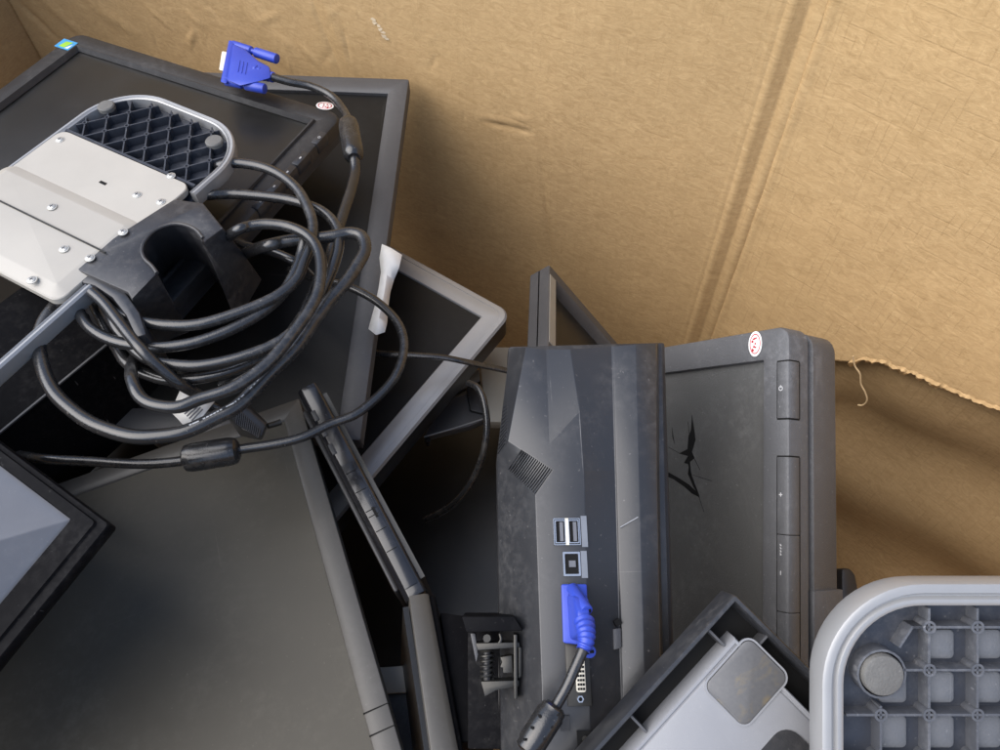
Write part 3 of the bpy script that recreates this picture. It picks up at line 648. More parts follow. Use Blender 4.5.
# ---------------------------------------------------------------- grey tilted base with stained pad
o12 = P(735, 594, .385); f12 = Frame(o12, P(826, 684, .378)-o12, o12-P(606, 742, .372))
m12 = thing('monitor_stand', 'square upturned stand base with black rim, pale plate and stained rubber pad', 'stand', f12)
Rb = lambda z, i, r=.0016: rloop(0, .12, -.14, 0, r, z, i)
bm = B(); loft(bm, [Rb(-.022, .001), Rb(-.0215, 0), Rb(-.001, 0), Rb(0, .0006), Rb(0, .0024), Rb(-.001, .003), Rb(-.017, .0036)], True); obj('rim', bm, BLKC, m12)
bm = B(); loft(bm, [Rb(-.0185, .002), Rb(-.0165, .0025)], True, True); obj('tray', bm, HOLE, m12)
bm = B(); ip = .0155; loft(bm, [Rb(-.017, ip-.001, .003), Rb(-.004, ip, .003), Rb(-.003, ip+.0006, .003), Rb(-.003, ip+.0018, .003), Rb(-.0042, ip+.0024, .003), Rb(-.0042, ip+.0028, .003), Rb(-.0034, ip+.0036, .003)], False, True); pl = obj('plate', bm, WHITEP, m12)
a, b = f12.loc(748, 637, -.003), f12.loc(750, 727, -.003)
c1, c2 = f12.loc(791, 668, -.003), f12.loc(706, 695, -.003)
bm = B(); L = lambda i, z: rloop(a.x, (b.x+c1.x)/2, (b.y+c2.y)/2, a.y, .0045, z, i); loft(bm, [L(0, -.004), L(0, -.0022), L(.0006, -.0018)], False, True); obj('rubber_pad', bm, PAD, pl)
bm = B(); L2_ = lambda i, z: rloop(a.x, (b.x+c1.x)/2, (b.y+c2.y)/2, a.y, .0045, z, i); loft(bm, [L2_(-.0014, -.0036), L2_(-.0014, -.0027), L2_(-.0004, -.0027), L2_(-.0004, -.0036)], closed=True); obj('pad_rim', bm, WHITEP, pl)
p2 = f12.loc(786, 722, -.003); bm = B(); L3 = lambda i, z: rloop(p2.x-.0, p2.x+.04, p2.y-.06, p2.y, .009, z, i); loft(bm, [L3(0, -.004), L3(0, -.0026)], False, True); obj('rubber_pad', bm, BLK, pl)['label'] = 'dark recessed pad'
for (x, y), dr in (((719, 640), 0), ((647, 733), 0), ((770, 634), 1)):
    p = f12.loc(x, y, -.004); bm = B()
    if dr: box(bm, (p.x-.0006, -.0155, -.017), (p.x+.0006, -.003, -.005))
    else: box(bm, (.003, p.y-.0006, -.017), (.0155, p.y+.0006, -.005))
    obj('rib', bm, CHAR, m12)

# ---------------------------------------------------------------- big ribbed base, lower right
f13 = Frame(P(914, 583, .335), RX, -DN)
m13 = thing('monitor_stand', 'upturned stand base at lower right, fat silver rim, grey ribs, round rubber foot', 'stand', f13)
xl = f13.loc(821.5, 740).x; rad = .046
Rs = lambda z, i: rloop(xl, xl+.20, -.15, 0, rad, z, i, 14)
bm = B(); loft(bm, [Rs(-.016, .0012), Rs(-.012, 0), Rs(-.0028, 0), Rs(-.0008, .0008), Rs(0, .0024), Rs(-.0002, .0046), Rs(-.0022, .0056), Rs(-.0024, .0064), Rs(-.0008, .0076), Rs(-.0006, .0090), Rs(-.0014, .0104), Rs(-.0036, .0112), Rs(-.015, .0122)]); obj('rim', bm, RIMS, m13)
def tray_floor():
    bm = B(); loft(bm, [Rs(-.016, .011), Rs(-.0110, .0113)], True, True); return bm
obj('tray', tray_floor(), TRAY, m13)
gx = [f13.loc(x, 640, -.002).x for x in (882, 930.5, 979, 1027, 1075)]; gy = [f13.loc(930, y, -.002).y for y in (628, 671, 716, 762, 808)]
bm = B(); zt, zb = -.003, -.0112
xL, xR, yT, yB = xl+.0125, xl+.19, -.0122, -.14
for i, x in enumerate(gx): bar(bm, (x, gy[2]+.004 if i == 0 else yT), (x, yB), .0011, zb, zt)
for k, y in enumerate(gy): bar(bm, (xL if k >= 2 else (gx[0]+.008 if k == 1 else gx[0]+.014), y), (xR, y), .0011, zb, zt)
fc = f13.loc(884, 676, -.001)
bar(bm, (gx[1]-.0075, gy[0]), (fc.x+.008, fc.y+.012), .0011, zb, zt)
bar(bm, (gx[1]-.0075, gy[0]), (gx[1], gy[0]), .0011, zb, zt)
rb = obj('rib_grid', bm, TRAYG, m13)
for i, x in enumerate(gx[:4]):
    for k, y in enumerate(gy[:4]):
        if i == 0 and k < 2: continue
        bm = B(); pipe(bm, (x, y), .0030, .0019, zb, zt+.0004, 18); obj('boss', bm, TRAYG, m13)
bm = B(); pipe(bm, fc, .0112, .0102, zb, zt, 24); obj('foot_socket', bm, TRAYG, m13)
bm = B(); rg = lambda r, z: [Vector((fc.x+r*math.cos(2*PI*i/32), fc.y+r*math.sin(2*PI*i/32), z)) for i in range(32)]
loft(bm, [rg(.0093, zb), rg(.0093, -.0018), rg(.0088, -.0010), rg(.008, -.0008)], True, True); obj('rubber_foot', bm, FOOT, m13)
# pads left between the ribs
for i in range(4):
    for k in range(5):
        if k == 0 or (i == 0 and k < 2): continue
        x0, x1 = gx[i]+.002, gx[i+1]-.0065; y1 = (yT if k == 0 else gy[k-1])-.003; y0 = gy[k]+.0025
        bm = B(); L = lambda ins, z: rloop(x0, x1, y0, y1, .0025, z, ins, 4); loft(bm, [L(0, -.0112), L(.0003, -.0095), L(.0010, -.0090)], False, True); obj('floor_pad', bm, PADG, m13)

# ---------------------------------------------------------------- upturned base with steel plate, top left
f14 = Frame(PH(99, 99, .385), PH(237, 156, .385)-PH(99, 99, .385), PH(99, 99, .385)-PH(0, 158, .385))
W14 = (PH(237, 156, .385)-PH(99, 99, .385)).length
m14 = thing('monitor_stand', 'upturned stand base at upper left with pale steel plate and black arched neck', 'stand', f14)
ytop = max(f14.loc(150, 94).y, f14.loc(190, 108).y)
ymin = -.34
Rt = lambda z, i: rloop(0, W14, ymin, ytop, .048, z, i, 12)
yA, yB_ = f14.loc(192, 192, 0).y, f14.loc(70, 273, 0).y
prof14 = [(-.013, .001), (-.010, 0), (-.0015, 0), (0, .0012), (-.0002, .0026), (-.0012, .0032), (-.0012, .0040), (-.0002, .0046), (-.0010, .0056), (-.012, .006)]
def strip(bm, rows):
    vs_ = [[bm.verts.new(p) for p in r_] for r_ in rows]
    for a_, b_ in zip(vs_, vs_[1:]):
        for i in range(len(a_)-1): bm.faces.new((a_[i], a_[i+1], b_[i+1], b_[i]))
    bm.faces.new([r_[0] for r_ in vs_]); bm.faces.new([r_[-1] for r_ in vs_])
bm = B(); strip(bm, [[Vector((W14-i, yA, z))] + Rt(z, i)[:26] + [Vector((i, ymin, z))] for z, i in prof14]); obj('rim', bm, RIMS, m14)
bm = B(); strip(bm, [[Vector((W14-i, yB_, z)), Vector((W14-i, ymin, z))] for z, i in prof14]); obj('rail', bm, RIMS, m14)
bm = B(); yq = -.0; Rf = lambda z, i: rloop(0, W14, f14.loc(57, 127, .001).y-.07, ytop, .048, z, i, 12)
loft(bm, [Rf(-.0115, .0045), Rf(-.0087, .0055)], True, True); obj('tray', bm, TRAY, m14)
yp = f14.loc(57, 127, .001).y; 
bm = B(); zt, zb = -.0015, -.0088
nx, s_ = 6, (W14-.012)/6
ys = [ytop-.010-.0165*k for k in range(4)]
def inside(x, y):
    r = .040; X = min(max(x, r+.006), W14-.006-r)
    return .0055 < x < W14-.0055 and y < ytop-.008 and (y < ytop-.006-r or math.hypot(x-X, y-(ytop-.006-r)) < r)
def clipbar(p, q):
    p, q = Vector(p), Vector(q); ts = [t/40 for t in range(41) if inside(*(p.lerp(q, t/40)))]
    if len(ts) > 1: bar(bm, p.lerp(q, ts[0]), p.lerp(q, ts[-1]), .0011, zb, zt)
nodes = []
y_t, y_b = ytop-.004, yp+.003; sp_ = .0215; hh = y_t-y_b; sl = .80                # two slanting families of ribs make diamonds
for i in range(-6, 14):
    clipbar((i*sp_, y_b), (i*sp_+hh*sl, y_t)); clipbar((i*sp_, y_b), (i*sp_-hh*sl, y_t))
for i in range(-6, 14):
    for j in range(0, 10):
        x, y = i*sp_/2, y_b + j*sp_/2/sl
        if (i+j) % 2 == 0 and inside(x, y) and .009 < x < W14-.009 and y > y_b+.004: nodes.append((x, y))
bar(bm, (.006, yp+.002), (W14-.006, yp+.002), .0022, zb, .0002)
obj('rib_grid', bm, TRAY, m14)
for x, y in nodes[:40]: bm = B(); pipe(bm, (x, y), .0021, .0012, zb, zt+.0004, 12); obj('boss', bm, TRAY, m14)
for px, py in ((106, 106), (214, 141)):
    c = f14.loc(px, py, .0); bm = B(); rg = lambda r, z: [Vector((c.x+r*math.cos(2*PI*i/24), c.y+r*math.sin(2*PI*i/24), z)) for i in range(24)]
    loft(bm, [rg(.0068, -.0028), rg(.0068, .0003), rg(.006, .0012)], True, True); rf_ = obj('rubber_foot', bm, FOOT, m14)
    bm = B(); loft(bm, [rg(.0062, zb), rg(.0062, -.0028)], True, True); obj('foot_boss', bm, TRAY, rf_)
ph = f14.loc(190, 198, .002).y                               # where the neck meets the plate on the right
pn = f14.loc(72, 270, .002)
pa, pbk = f14.loc(57, 127, .001), f14.loc(189, 171, .001)
bm = B(); xr_ = f14.loc(189, 171, .001).x
yq = f14.loc(34, 291).y
R14 = lambda z, i: rloop(.0048, W14-.0072, yq, yp, .008, z, i, 5)
loft(bm, [R14(-.004, 0), R14(.0006, 0), R14(.0012, .0006)], False, True); plt = obj('steel_plate', bm, PLATE, m14)
# pressed step: a lower field with a sloped border
e1_, e2_ = f14.loc(18, 173, .001), f14.loc(147, 220, .001)
bm = B(); R15 = lambda z, i: rloop(e1_.x-.014, W14-.0074, yq+.0008, e1_.y+.005, .010, z, i, 6)
loft(bm, [R15(.0011, 0), R15(.0046, .0085), R15(.0048, .0095)], False, True); stp = obj('raised_field', bm, PLATE, plt)
bm = B(); g1, g2 = f14.loc(0, 201, .0054), f14.loc(115, 244, .0054); bar(bm, (g1.x-.02, g1.y), (g2.x, g1.y), .0011, .005, .00575); obj('groove', bm, DSTEEL, stp)
def screw(root, px, py, z, r=.0026):
    c = f14.loc(px, py, z); bm = B(); rg = lambda rr, zz: [Vector((c.x+rr*math.cos(2*PI*i/20), c.y+rr*math.sin(2*PI*i/20), zz)) for i in range(20)]
    loft(bm, [rg(r*1.35, z-.0002), rg(r*1.3, z+.0004), rg(r, z+.0005), rg(r, z+.0008), rg(r*.8, z+.0012)], False, True); s = obj('screw', bm, SCREWM, root)
    bm = B(); bar(bm, (c.x-r*.6, c.y-r*.1), (c.x+r*.6, c.y+r*.1), .0007, z+.0010, z+.00130); bar(bm, (c.x+r*.1, c.y-r*.6), (c.x-r*.1, c.y+r*.6), .0007, z+.0010, z+.00130); obj('cross_slot', bm, INK, s)
for x, y, z in ((60, 140, .0012), (171, 176, .0012), (137, 195, .0012), (161, 202, .0012), (123, 232, .0054), (64, 249, .0054), (90, 258, .0054), (32, 280, .0054), (52, 207, .0054)): screw(plt, x, y, z)
c = f14.loc(103, 183, .0012); bm = B(); bar(bm, (c.x-.0032, c.y), (c.x+.0032, c.y), .0024, .001, .0014); obj('slot', bm, HOLE, plt)
# black neck: block with a cable arch, sloping down to the right
top = [(69, 266), (174, 199), (203, 203), (223, 228), (203, 243), (203, 238), (196, 230), (185, 225), (172, 224), (157, 229), (147, 238), (142, 248), (144, 258), (152, 266), (157, 273), (132, 299), (128, 292)]
bot = [(95, 330), (215, 262), (236, 250), (262, 280), (248, 305), (236, 322), (230, 300), (220, 285), (206, 275), (190, 274), (178, 278), (172, 290), (174, 305), (182, 320), (190, 332), (150, 348), (128, 342)]
t3 = [f14.w(f14.loc(x, y, .004)) for x, y in top]
b3 = [PH(x, y, .47) for x, y in bot]
I14 = f14.I
bm = B(); loft(bm, [[I14 @ p for p in b3], [I14 @ (p.lerp(q, .5)+Vector((0, 0, .004))) for p, q in zip(b3, t3)], [I14 @ p for p in t3]], True, True); nk = obj('neck', bm, NECK, m14, bevel=.0009, ang=40)
bm = B(); lipp = [f14.loc(x, y, .0045) for x, y in top[5:15]]; tube(bm, spline(lipp, 4), .0013, 8); obj('arch_lip', bm, NECK, nk)
bm = B(); prism(bm, f14.pl(((70, 267), (90, 270), (108, 278), (126, 293), (140, 313), (147, 335), (136, 338), (126, 316), (112, 298), (94, 286), (76, 282)), 0), -.06, .001); obj('flange', bm, BLKS, nk, bevel=.002)
# ---------------------------------------------------------------- cables
def cable_thing(name, label, org): return thing(name, label, 'cable', org)
CO = PH(270, 290, .41)
cb = cable_thing('video_cable', 'long black cable coiled in loops, loose blue plug lying against the cardboard wall', CO)
def strand(bm, pts, h, r=.0039, sub=6):
    """points (x,y) or (x,y,extra level)"""
    tube(bm, [p-CO for p in spline([PH(q[0], q[1], h-(q[2] if len(q) > 2 else 0)) for q in pts], sub)], r, 12)
bm = B()
strand(bm, [(272,77,.012),(290,82,.008),(310,86,.004),(330,95,.0),(342,108,.0),(350,122,.004)], .428, .0036)
strand(bm, [(354,156,.004),(355,172),(351,190),(345,208),(338,230),(331,252),(325,275)], .43, .0044)
strand(bm, [(196,172,-.03),(218,166),(236,163),(262,167),(282,176),(298,190),(308,208),(313,225),(311,245),(304,262),(296,280),(275,297),(240,312),(200,324),(165,325),(135,320),(115,312),(104,303),(96,290,-.02)], .392)
strand(bm, [(170,200,-.04),(200,196),(230,194),(260,196),(285,199),(308,205),(326,214),(337,228),(339,244),(335,262),(326,285),(312,312),(282,340),(245,356),(205,365),(178,365),(152,361),(136,351),(124,338),(110,318),(98,300,-.02)], .400)
strand(bm, [(200,262,-.07),(220,244,-.03),(236,231),(250,226),(268,224),(290,227),(308,236),(318,250),(321,268),(319,288),(312,306),(294,332),(269,362),(235,387),(200,399),(178,407),(155,405),(141,398),(134,386),(131,374,-.005),(133,360,-.03),(140,345,-.06)], .384)
strand(bm, [(222,262,-.07),(248,252,-.03),(266,246),(282,242),(300,239),(318,238),(334,236),(350,233),(362,237),(365,250),(358,264),(346,282),(330,300),(313,322),(296,347),(270,373),(240,404),(215,418),(187,431),(160,436),(130,436),(95,425),(72,410),(54,392),(43,368),(39,344),(43,325),(54,308),(70,293),(90,284,-.03)], .398, .0046)
strand(bm, [(305,239,.004),(301,255),(296,270),(283,293),(262,312),(232,329),(200,341),(175,346),(148,347),(114,341),(90,328),(79,312),(77,300),(88,288,-.02)], .397)
strand(bm, [(322,270),(310,300),(296,328),(270,352),(228,372),(180,380),(152,376),(128,364),(118,350),(108,332),(96,308),(86,292,-.02)], .412)
strand(bm, [(92,292),(104,303),(116,318),(130,336),(142,350),(158,366,-.008),(180,384,-.02),(205,398,-.04)], .386, .0038)
strand(bm, [(230,238,-.02),(250,247),(270,251),(296,262),(310,275,-.02)], .425, .0036)
strand(bm, [(300,232),(318,250),(322,272),(312,300),(296,326),(276,352),(248,374),(222,385,-.01)], .418, .004)
obj('cord', bm, CORD, cb)
bm = B(); pl_ = [PH(x, y, .398) for x, y in ((296,347),(283,360),(270,373),(256,389),(240,404),(228,411),(215,418),(201,425),(187,431))]; pl_ = spline(pl_, 8)
for i in range(3, len(pl_)-3, 2):
    if (i//2) % 7 == 6: continue
    d = (pl_[i+1]-pl_[i]).normalized(); up_ = (CAM-pl_[i]).normalized(); sd = d.cross(up_).normalized(); c = pl_[i] + (up_*.8+sd*.6)*.0046 - CO
    axbox(bm, c, d, random.uniform(.0010, .0022), .0007, .0003, up_)
obj('printed_line', bm, PRINT, cb)['kind'] = 'stuff'
def ferrite(root, a, b, r, mt=CORD):
    bm = B(); L = (b-a); tube(bm, [a+L*t-root.location for t in (0, .05, .12, .17, .83, .88, .95, 1)], r, 20, radii=[r*.6, r*.9, r*.97, r, r, r*.97, r*.9, r*.6]); return obj('ferrite_core', bm, mt, root)
ferrite(cb, PH(348, 121, .425), PH(354, 158, .425), .0090)
# blue plug
fp = Frame(PH(226, 62, .418), PH(274, 78, .418)-PH(226, 62, .418), PH(232, 40, .418)-PH(224, 84, .418))
def FL(pts, n0, n1, bm):
    loft(bm, [[fp.w(fp.loc(x, y, n0))-CO for x, y in pts], [fp.w(fp.loc(x, y, n1))-CO for x, y in pts]], True, True)
bm = B(); FL([(229,40),(234.5,41.5),(227,84),(220.5,82)], -.007, .004, bm); pg = obj('plug', bm, BLUE, cb, bevel=.0012)
bm = B(); FL([(233,44),(245,49),(258,61),(270,67),(271,78),(257,82),(240,86),(227,80)], -.0055, .0055, bm); obj('plug_body', bm, BLUE, pg, bevel=.002)
bm = B(); FL([(222,51),(230,52.5),(227,72),(219,70)], -.004, .003, bm); obj('metal_shell', bm, IVORY, pg, bevel=.001)
for a, b in (((233, 45), (277, 59)), ((226, 81), (265, 89))):
    A_, B_ = fp.w(fp.loc(*a, .000))-CO, fp.w(fp.loc(*b, .000))-CO
    bm = B(); tube(bm, [A_, A_.lerp(B_, .42), A_.lerp(B_, .44), A_.lerp(B_, .50), A_.lerp(B_, .52), B_], .004, 14, radii=[.0042, .0042, .0024, .0024, .0046, .0046]); obj('thumbscrew', bm, BLUE, pg, bevel=.0004)
a_, b_2 = fp.w(fp.loc(256, 72, 0))-CO, fp.w(fp.loc(275, 78, 0))-CO
bm = B(); K = 25; tube(bm, [a_.lerp(b_2, i/(K-1)) for i in range(K)], .005, 14, radii=[.0066-.0022*i/(K-1)-(.0010 if i % 5 > 2 else 0) for i in range(K)]); obj('strain_relief', bm, BLUE, pg)
bm = B()
for k in range(3): c0, c1_ = fp.loc(240+k*3.6, 60.5+k*1.2, .0055), fp.loc(238+k*3.6, 72+k*1.2, .0055); bar2 = [fp.w(Vector((c0.x, c0.y, .0056)))-CO, fp.w(Vector((c1_.x, c1_.y, .0056)))-CO]; tube(bm, bar2, .0005, 6)
obj('grip_ridge', bm, BLUE, pg)

CO2 = PH(210, 455, .44)
c2t = cable_thing('power_cable', 'black cable with fat ferrite lump crossing the large matte monitor at lower left', CO2)
bm = B(); pts = [(20,455,-.02),(45,459),(84,461),(140,464),(182,461),(212,455),(242,449),(275,444),(303,437),(330,424),(354,415),(372,402),(390,384),(400,366),(404,345),(400,327),(389,312),(370,297),(344,285),(315,278,-.01),(290,270,-.03)]
hs = lambda q, i: .455 - (q[2] if len(q) > 2 else 0) + .0
tube(bm, [p-CO2 for p in spline([PH(q[0], q[1], hs(q, i)) for i, q in enumerate(pts)])], .0034, 12); obj('cord', bm, CORD, c2t)
ferrite(c2t, PH(183, 459, .453), PH(239, 450, .453), .0098)

CO3 = PH(240, 422, .47)
c3t = cable_thing('cable_plug', 'black ribbed cable plug with a white printed tag lying just above the ferrite cable', CO3)
g = lambda x, y, h: PH(x, y, h)-CO3
bm = B(); ax0, ax1 = g(222, 415, .475), g(270, 424, .475)
loft(bm, [[g(x, y, .49) for x, y in ((222, 410), (247, 402), (269, 424), (262, 441), (240, 436))], [g(x, y, .468) for x, y in ((226, 414), (247, 406), (267, 424), (261, 438), (242, 430))]], True, True); pgb = obj('plug', bm, BLKS, c3t, bevel=.0022)
bm = B()
for k in range(13):
    t = k/12; p = g(238+t*22, 412+t*17-4*(1-t), .4665); q = g(236+t*22, 424+t*14, .4665); tube(bm, [p, q], .0006, 6)
obj('grip_ridge', bm, BLKS, pgb)
bm = B(); tube(bm, spline([g(268, 426, .472), g(275, 424, .474), g(281, 422, .475)]), .0022, 10); obj('pin', bm, DSTEEL, pgb)
bm = B(); tube(bm, spline([g(228, 414, .475), g(214, 408, .473), g(202, 400, .468), g(193, 391, .464), g(186, 380, .47), g(180, 365, .49)]), .0042, 12); obj('cord', bm, CORD, c3t)
def sheet(rows, thick, mt, root, name, org):
    bm = B(); vs = [[bm.verts.new(p-org) for p in r_] for r_ in rows]
    for i in range(len(vs)-1):
        for k in range(len(vs[0])-1): bm.faces.new((vs[i][k], vs[i+1][k], vs[i+1][k+1], vs[i][k+1]))
    o = obj(name, bm, mt, root); md = o.modifiers.new('t', 'SOLIDIFY'); md.thickness = thick; md.offset = 0; return o
lab = [[PH(x, y, h) for x, y, h in r_] for r_ in (((170,411,.450),(184,400,.444),(194,391,.444)), ((178,419,.449),(192,408,.442),(204,397,.444)), ((186,428,.449),(203,416,.444),(215,401,.446)))]
tg = sheet(lab, .0006, PAPER, c3t, 'paper_tag', CO3)
lab2 = [[PH(x, y, h) for x, y, h in r_] for r_ in (((180,391,.448),(187,383,.448),(200,394,.446)), ((176,400,.450),(186,394,.447),(196,402,.445)), ((172,408,.450),(184,402,.447),(192,406,.446)))]
sheet(lab2, .0006, PAPER, c3t, 'paper_tag', CO3)
bm = B()
for k in range(5):
    t = .15+.17*k; a = PH(174+16*t, 412+13*t, .4575); b = PH(190+16*t, 398+13*t, .4462)
    tube(bm, [PH(178+14*t+2, 410+13*t, .4425)-CO3, PH(192+13*t, 400+11*t, .4412)-CO3], .0006, 6)
obj('printed_line', bm, INK, tg)

CO4 = PH(450, 360, .57)
c4t = cable_thing('thin_cable', 'thin grey black flat cord lying straight across the silver bezel corner', CO4)
bm = B(); tube(bm, [p-CO4 for p in spline([PH(375,353,.575), PH(385,354,.573), PH(410,355,.572), PH(440,357,.574), PH(462,361,.578), PH(485,366,.59), PH(508,371,.60), PH(525,376,.61)])], .0032, 10, flat=.7); obj('cord', bm, CORD, c4t)
CO5 = P(480, 430, .66)
c5t = cable_thing('thin_cable', 'thin dark cable hanging in a curve below the silver bezel into the dark gap', CO5)
bm = B(); tube(bm, [p-CO5 for p in spline([P(468,383,.66), P(478,388,.65), P(484,402,.645), P(487,425,.645), P(484,450,.65), P(475,475,.66), P(462,495,.67), P(445,510,.69), P(425,520,.71)])], .0030, 10); obj('cord', bm, CORD, c5t)

# ---------------------------------------------------------------- torn white paper
CP = PH(385, 290, .46); 
prow = [[(x, y, h+random.uniform(-.004, .003)) for x, y, h in r_] for r_ in [((382,244,.498),(391,248,.500),(402,255,.503)), ((379.5,258,.503),(389,262,.500),(399,268,.504)), ((381,272,.506),(387,275,.503),(394,280,.507)), ((379,286,.508),(385,289,.505),(390,293,.509)), ((376,302,.511),(382,305,.508),(388,308,.512)), ((372,316,.514),(379,318,.511),(387,323,.514)), ((368.5,329,.517),(376,335,.515),(385,332,.517))]]
pp = sheet([[PH(x, y, h) for x, y, h in r_] for r_ in prow], .0005, PAPER, None, 'paper_scrap', CP); pp.location = CP
tag(pp, 'torn white strip of paper stuck to the edge of the charcoal bezel', 'paper')

# ---------------------------------------------------------------- black box shaped monitor under the coil, left
e0, e1b = PH(130, 325, .47), PH(-10, 440, .47)
f16 = Frame(e0, e0-e1b, (e0-e1b).cross(Vector((0, 0, 1)))*-1)
m16 = thing('black_casing', 'dusty black boxy monitor casing in the shade under silver rail at left', 'monitor', f16)
bm = B(); loft(bm, [[Vector((x, y, z)) for y, z in ((-.002, -.10), (0, -.001), (.001, 0), (.10, .004), (.10, -.10))] for x in (-.28, .03)], True, True); obj('shell', bm, BLKM, m16, bevel=.0008)
bm = B(); box(bm, (-.27, -.0015, -.0006), (.03, .0002, .0008)); obj('seam', bm, CHAR, m16)
bm = B()
for k in range(16):
    x, y = random.uniform(0, 28), random.uniform(398, 412); c = f16.loc(x, y, .001); pts = []
    for i in range(8): a = 2*PI*i/8; pts.append((c.x+.003*math.cos(a)*random.uniform(.3, 1.2), c.y+.002*math.sin(a)*random.uniform(.3, 1.2)))
    if c.y > .003: prism(bm, pts, .0008+c.y*.04, .0012+c.y*.04)
bm.free()

# ---------------------------------------------------------------- grey stand foot behind the silver monitor
f15 = Frame(P(460, 420, .80), RX+FW*.1, -DN+FW*.6)
m15 = thing('stand_foot', 'grey stand foot with beige side plate half hidden behind the silver bezel', 'stand', f15)
bm = B(); prism(bm, f15.pl(((424, 437), (428, 428), (452, 398), (478, 388), (486, 416), (487, 419), (470, 426))), -.012, 0); obj('foot', bm, CHAR, m15, bevel=.0015)
bm = B(); tube(bm, [f15.loc(x, y, .0008) for x, y in ((424, 437), (455, 428), (483, 419))], .0009, 8); obj('edge_trim', bm, SILV, m15)
bm = B(); prism(bm, f15.pl(((478, 345), (520, 345), (520, 421), (487, 420), (484, 395))), -.020, -.004); obj('side_plate', bm, BEIG, m15, bevel=.0015)
bm = B(); prism(bm, f15.pl(((466, 390), (470, 383), (478, 384), (484, 398), (486, 416), (470, 412))), -.003, .004); obj('cable_clip', bm, BLK, m15, bevel=.0015)
bm = B(); cyl(bm, f15.loc(428, 443, -.004), .0028, -.006, .003, 10); obj('screw', bm, DSTEEL, m15)

# ---------------------------------------------------------------- hinged stand, its shade put into darker steel and black plastic
f8 = Frame(P(500, 660, .425), RX, -DN+FW*.25)
m8 = thing('hinged_stand', 'black monitor stand with exposed steel spring hinge, deep at the bottom middle', 'stand', f8)
h = lambda x, y, n=0: f8.loc(x, y, n)
bm = B(); prism(bm, f8.pl(((462, 616), (514, 616), (523, 630), (467, 632))), -.03, .004); obj('hood', bm, BLKM, m8, bevel=.0008)
bm = B(); prism(bm, f8.pl(((466, 630), (530, 630), (530, 760), (466, 760))), -.06, -.024); obj('housing', bm, BLKM, m8, bevel=.001)
ctr, bt_ = h(487, 645), h(487, 680); pts = []; NT = 7
for i in range(NT*14+1):
    a = 2*PI*i/14; t = i/(NT*14); pts.append(Vector((ctr.x+.0034*math.cos(a), ctr.y+(bt_.y-ctr.y)*t, -.004+.0034*math.sin(a))))
bm = B(); tube(bm, pts, .00075, 6); sp = obj('spring', bm, DSTEEL, m8)
bm = B(); tube(bm, [Vector((ctr.x, ctr.y+.004, -.004)), Vector((bt_.x, bt_.y-.005, -.004))], .0022, 12); obj('pin', bm, BLK, m8)
bm = B(); prism(bm, f8.pl(((476, 643), (519, 642), (520, 647), (478, 650))), -.012, .002); obj('bracket', bm, DSTEEL, m8, bevel=.0004)
bm = B(); prism(bm, f8.pl(((481, 681), (519, 680), (519, 686), (496, 690), (485, 696), (483, 688))), -.012, .002); obj('bracket', bm, DSTEEL, m8, bevel=.0004)
bm = B(); prism(bm, f8.pl(((513.5, 634), (517, 634), (517.5, 698), (514, 698))), -.01, .004); obj('hinge_plate', bm, DSTEEL, m8, bevel=.0004)
bm = B(); prism(bm, f8.pl(((500, 657), (512, 655), (513, 673), (503, 673), (503, 668), (500, 667), (502, 662))), -.008, .001); obj('cam_block', bm, DSTEEL, m8, bevel=.0006)
bm = B(); prism(bm, f8.pl(((518, 645), (522, 648), (522, 676), (518, 679))), -.008, .001); obj('washer', bm, DSTEEL, m8, bevel=.0006)
bm = B(); c = h(487, 638); cyl(bm, c, .0022, -.004, .002, 12); obj('bolt', bm, DSTEEL, m8)
bm = B(); tube(bm, spline([h(500, 634, 0), h(501, 640, .001), h(497, 645, .001), h(488, 648, .001)]), .0009, 8); obj('wire', bm, DSTEEL, m8)
bm = B(); prism(bm, f8.pl(((470, 634), (475, 634), (478, 655), (476, 664))), -.014, -.004); obj('side_cheek', bm, CHAR, m8, bevel=.0005)
# beige strip between edge-on monitors
fs = Frame(P(396, 680, .56), RX, -DN+FW*.5)
s1_ = thing('panel_strip', 'beige grey strip of panel showing between the matte monitor and brownish edge-on monitor', 'panel', fs)
bm = B(); prism(bm, fs.pl(((370, 668), (425, 664), (425, 692), (370, 694))), -.02, 0); obj('panel', bm, BEIG, s1_, bevel=.001)
bm = B(); prism(bm, fs.pl(((365, 694), (428, 692), (428, 760), (365, 760))), -.02, -.004); obj('shadow_side', bm, BLK, s1_, bevel=.001)

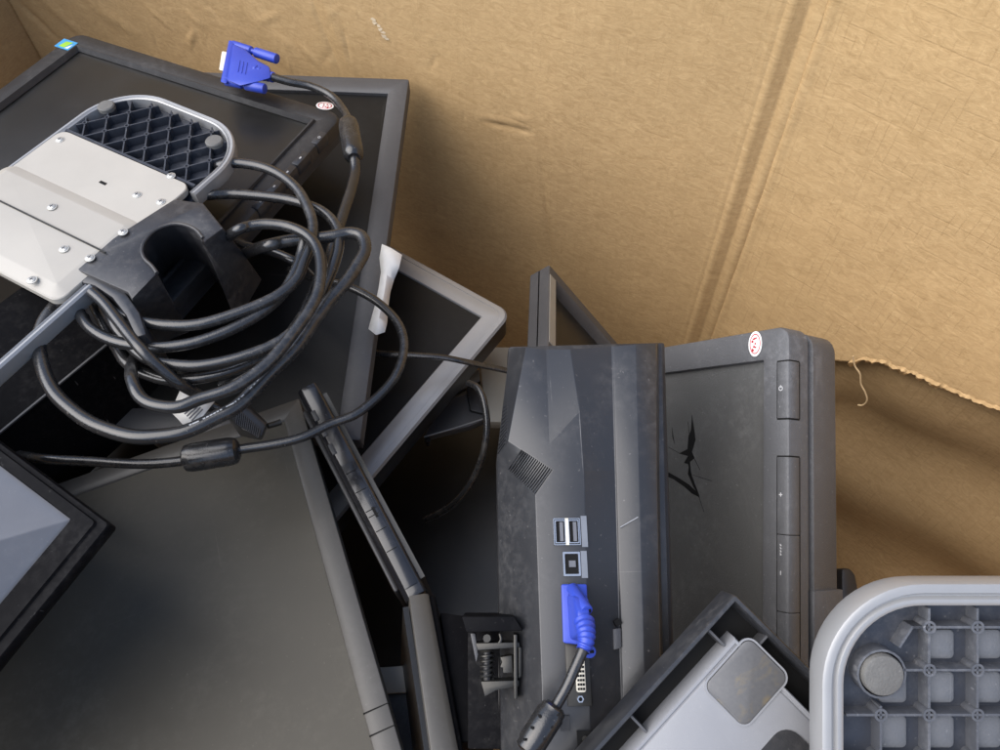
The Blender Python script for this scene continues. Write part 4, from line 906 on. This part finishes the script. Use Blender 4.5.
# ---------------------------------------------------------------- dark monitors deep in the heap
for (x, y, h_, wx, wy, rz, lab) in ((430, 540, .80, .42, .36, .5, 'black monitor lying deep in the dark gap left of the ported monitor'),
                                 (110, 300, .66, .40, .34, -.3, 'black monitor buried under the stickered monitor and coil at left'),
                                 (150, 450, .62, .22, .22, .45, 'black monitor buried beneath the large matte monitor at lower left'),
                                 (640, 640, .86, .40, .34, -.5, 'black monitor buried beneath dusty monitor at right')):
    c = PH(x, y, h_); f = Frame(c, Vector((math.cos(rz), math.sin(rz), .06)), Vector((-math.sin(rz), math.cos(rz), -.05)))
    monitor('buried_monitor', lab, f, -wx/2, wx/2, -wy/2, wy/2, .006, .018, mb=BLK, ms=SCREEN, mc=BLK)

# ---------------------------------------------------------------- camera, light
cam = bpy.data.cameras.new('camera'); co = bpy.data.objects.new('camera', cam); COL.objects.link(co)
co.location = CAM; co.rotation_euler = (math.radians(90)-PITCH, 0, 0)
cam.sensor_width = 36; cam.lens = 36*F_/W_; cam.clip_start = .01; cam.clip_end = 100
scn.camera = co
w = bpy.data.worlds.new('World'); scn.world = w; w.use_nodes = True; nt = w.node_tree
EL, AZ = math.radians(50), math.radians(-106)               # sun high on the left, a little behind the camera
sky = nt.nodes.new('ShaderNodeTexSky'); sky.sky_type = 'NISHITA'; sky.sun_disc = False; sky.sun_elevation = EL; sky.sun_rotation = AZ
bg = nt.nodes['Background']; bg.inputs['Strength'].default_value = .14; hs_ = nt.nodes.new('ShaderNodeHueSaturation'); hs_.inputs['Saturation'].default_value = .85; nt.links.new(sky.outputs[0], hs_.inputs['Color']); nt.links.new(hs_.outputs[0], bg.inputs[0])
sun = bpy.data.lights.new('sun', 'SUN'); sun.energy = 2.1; sun.angle = math.radians(75); sun.color = (1, .94, .86)
so = bpy.data.objects.new('sun', sun); COL.objects.link(so)
dirv = Vector((math.sin(AZ)*math.cos(EL), math.cos(AZ)*math.cos(EL), math.sin(EL)))
so.rotation_euler = (-dirv).to_track_quat('-Z', 'Y').to_euler(); so.location = (-.5, -.3, 3)
vs = scn.view_settings; scn.display_settings.display_device = 'sRGB'; vs.view_transform = 'Standard'; vs.look = 'None'; vs.exposure = 1.05; vs.gamma = 1; vs.use_curve_mapping = False
scn.cycles.max_bounces = 8
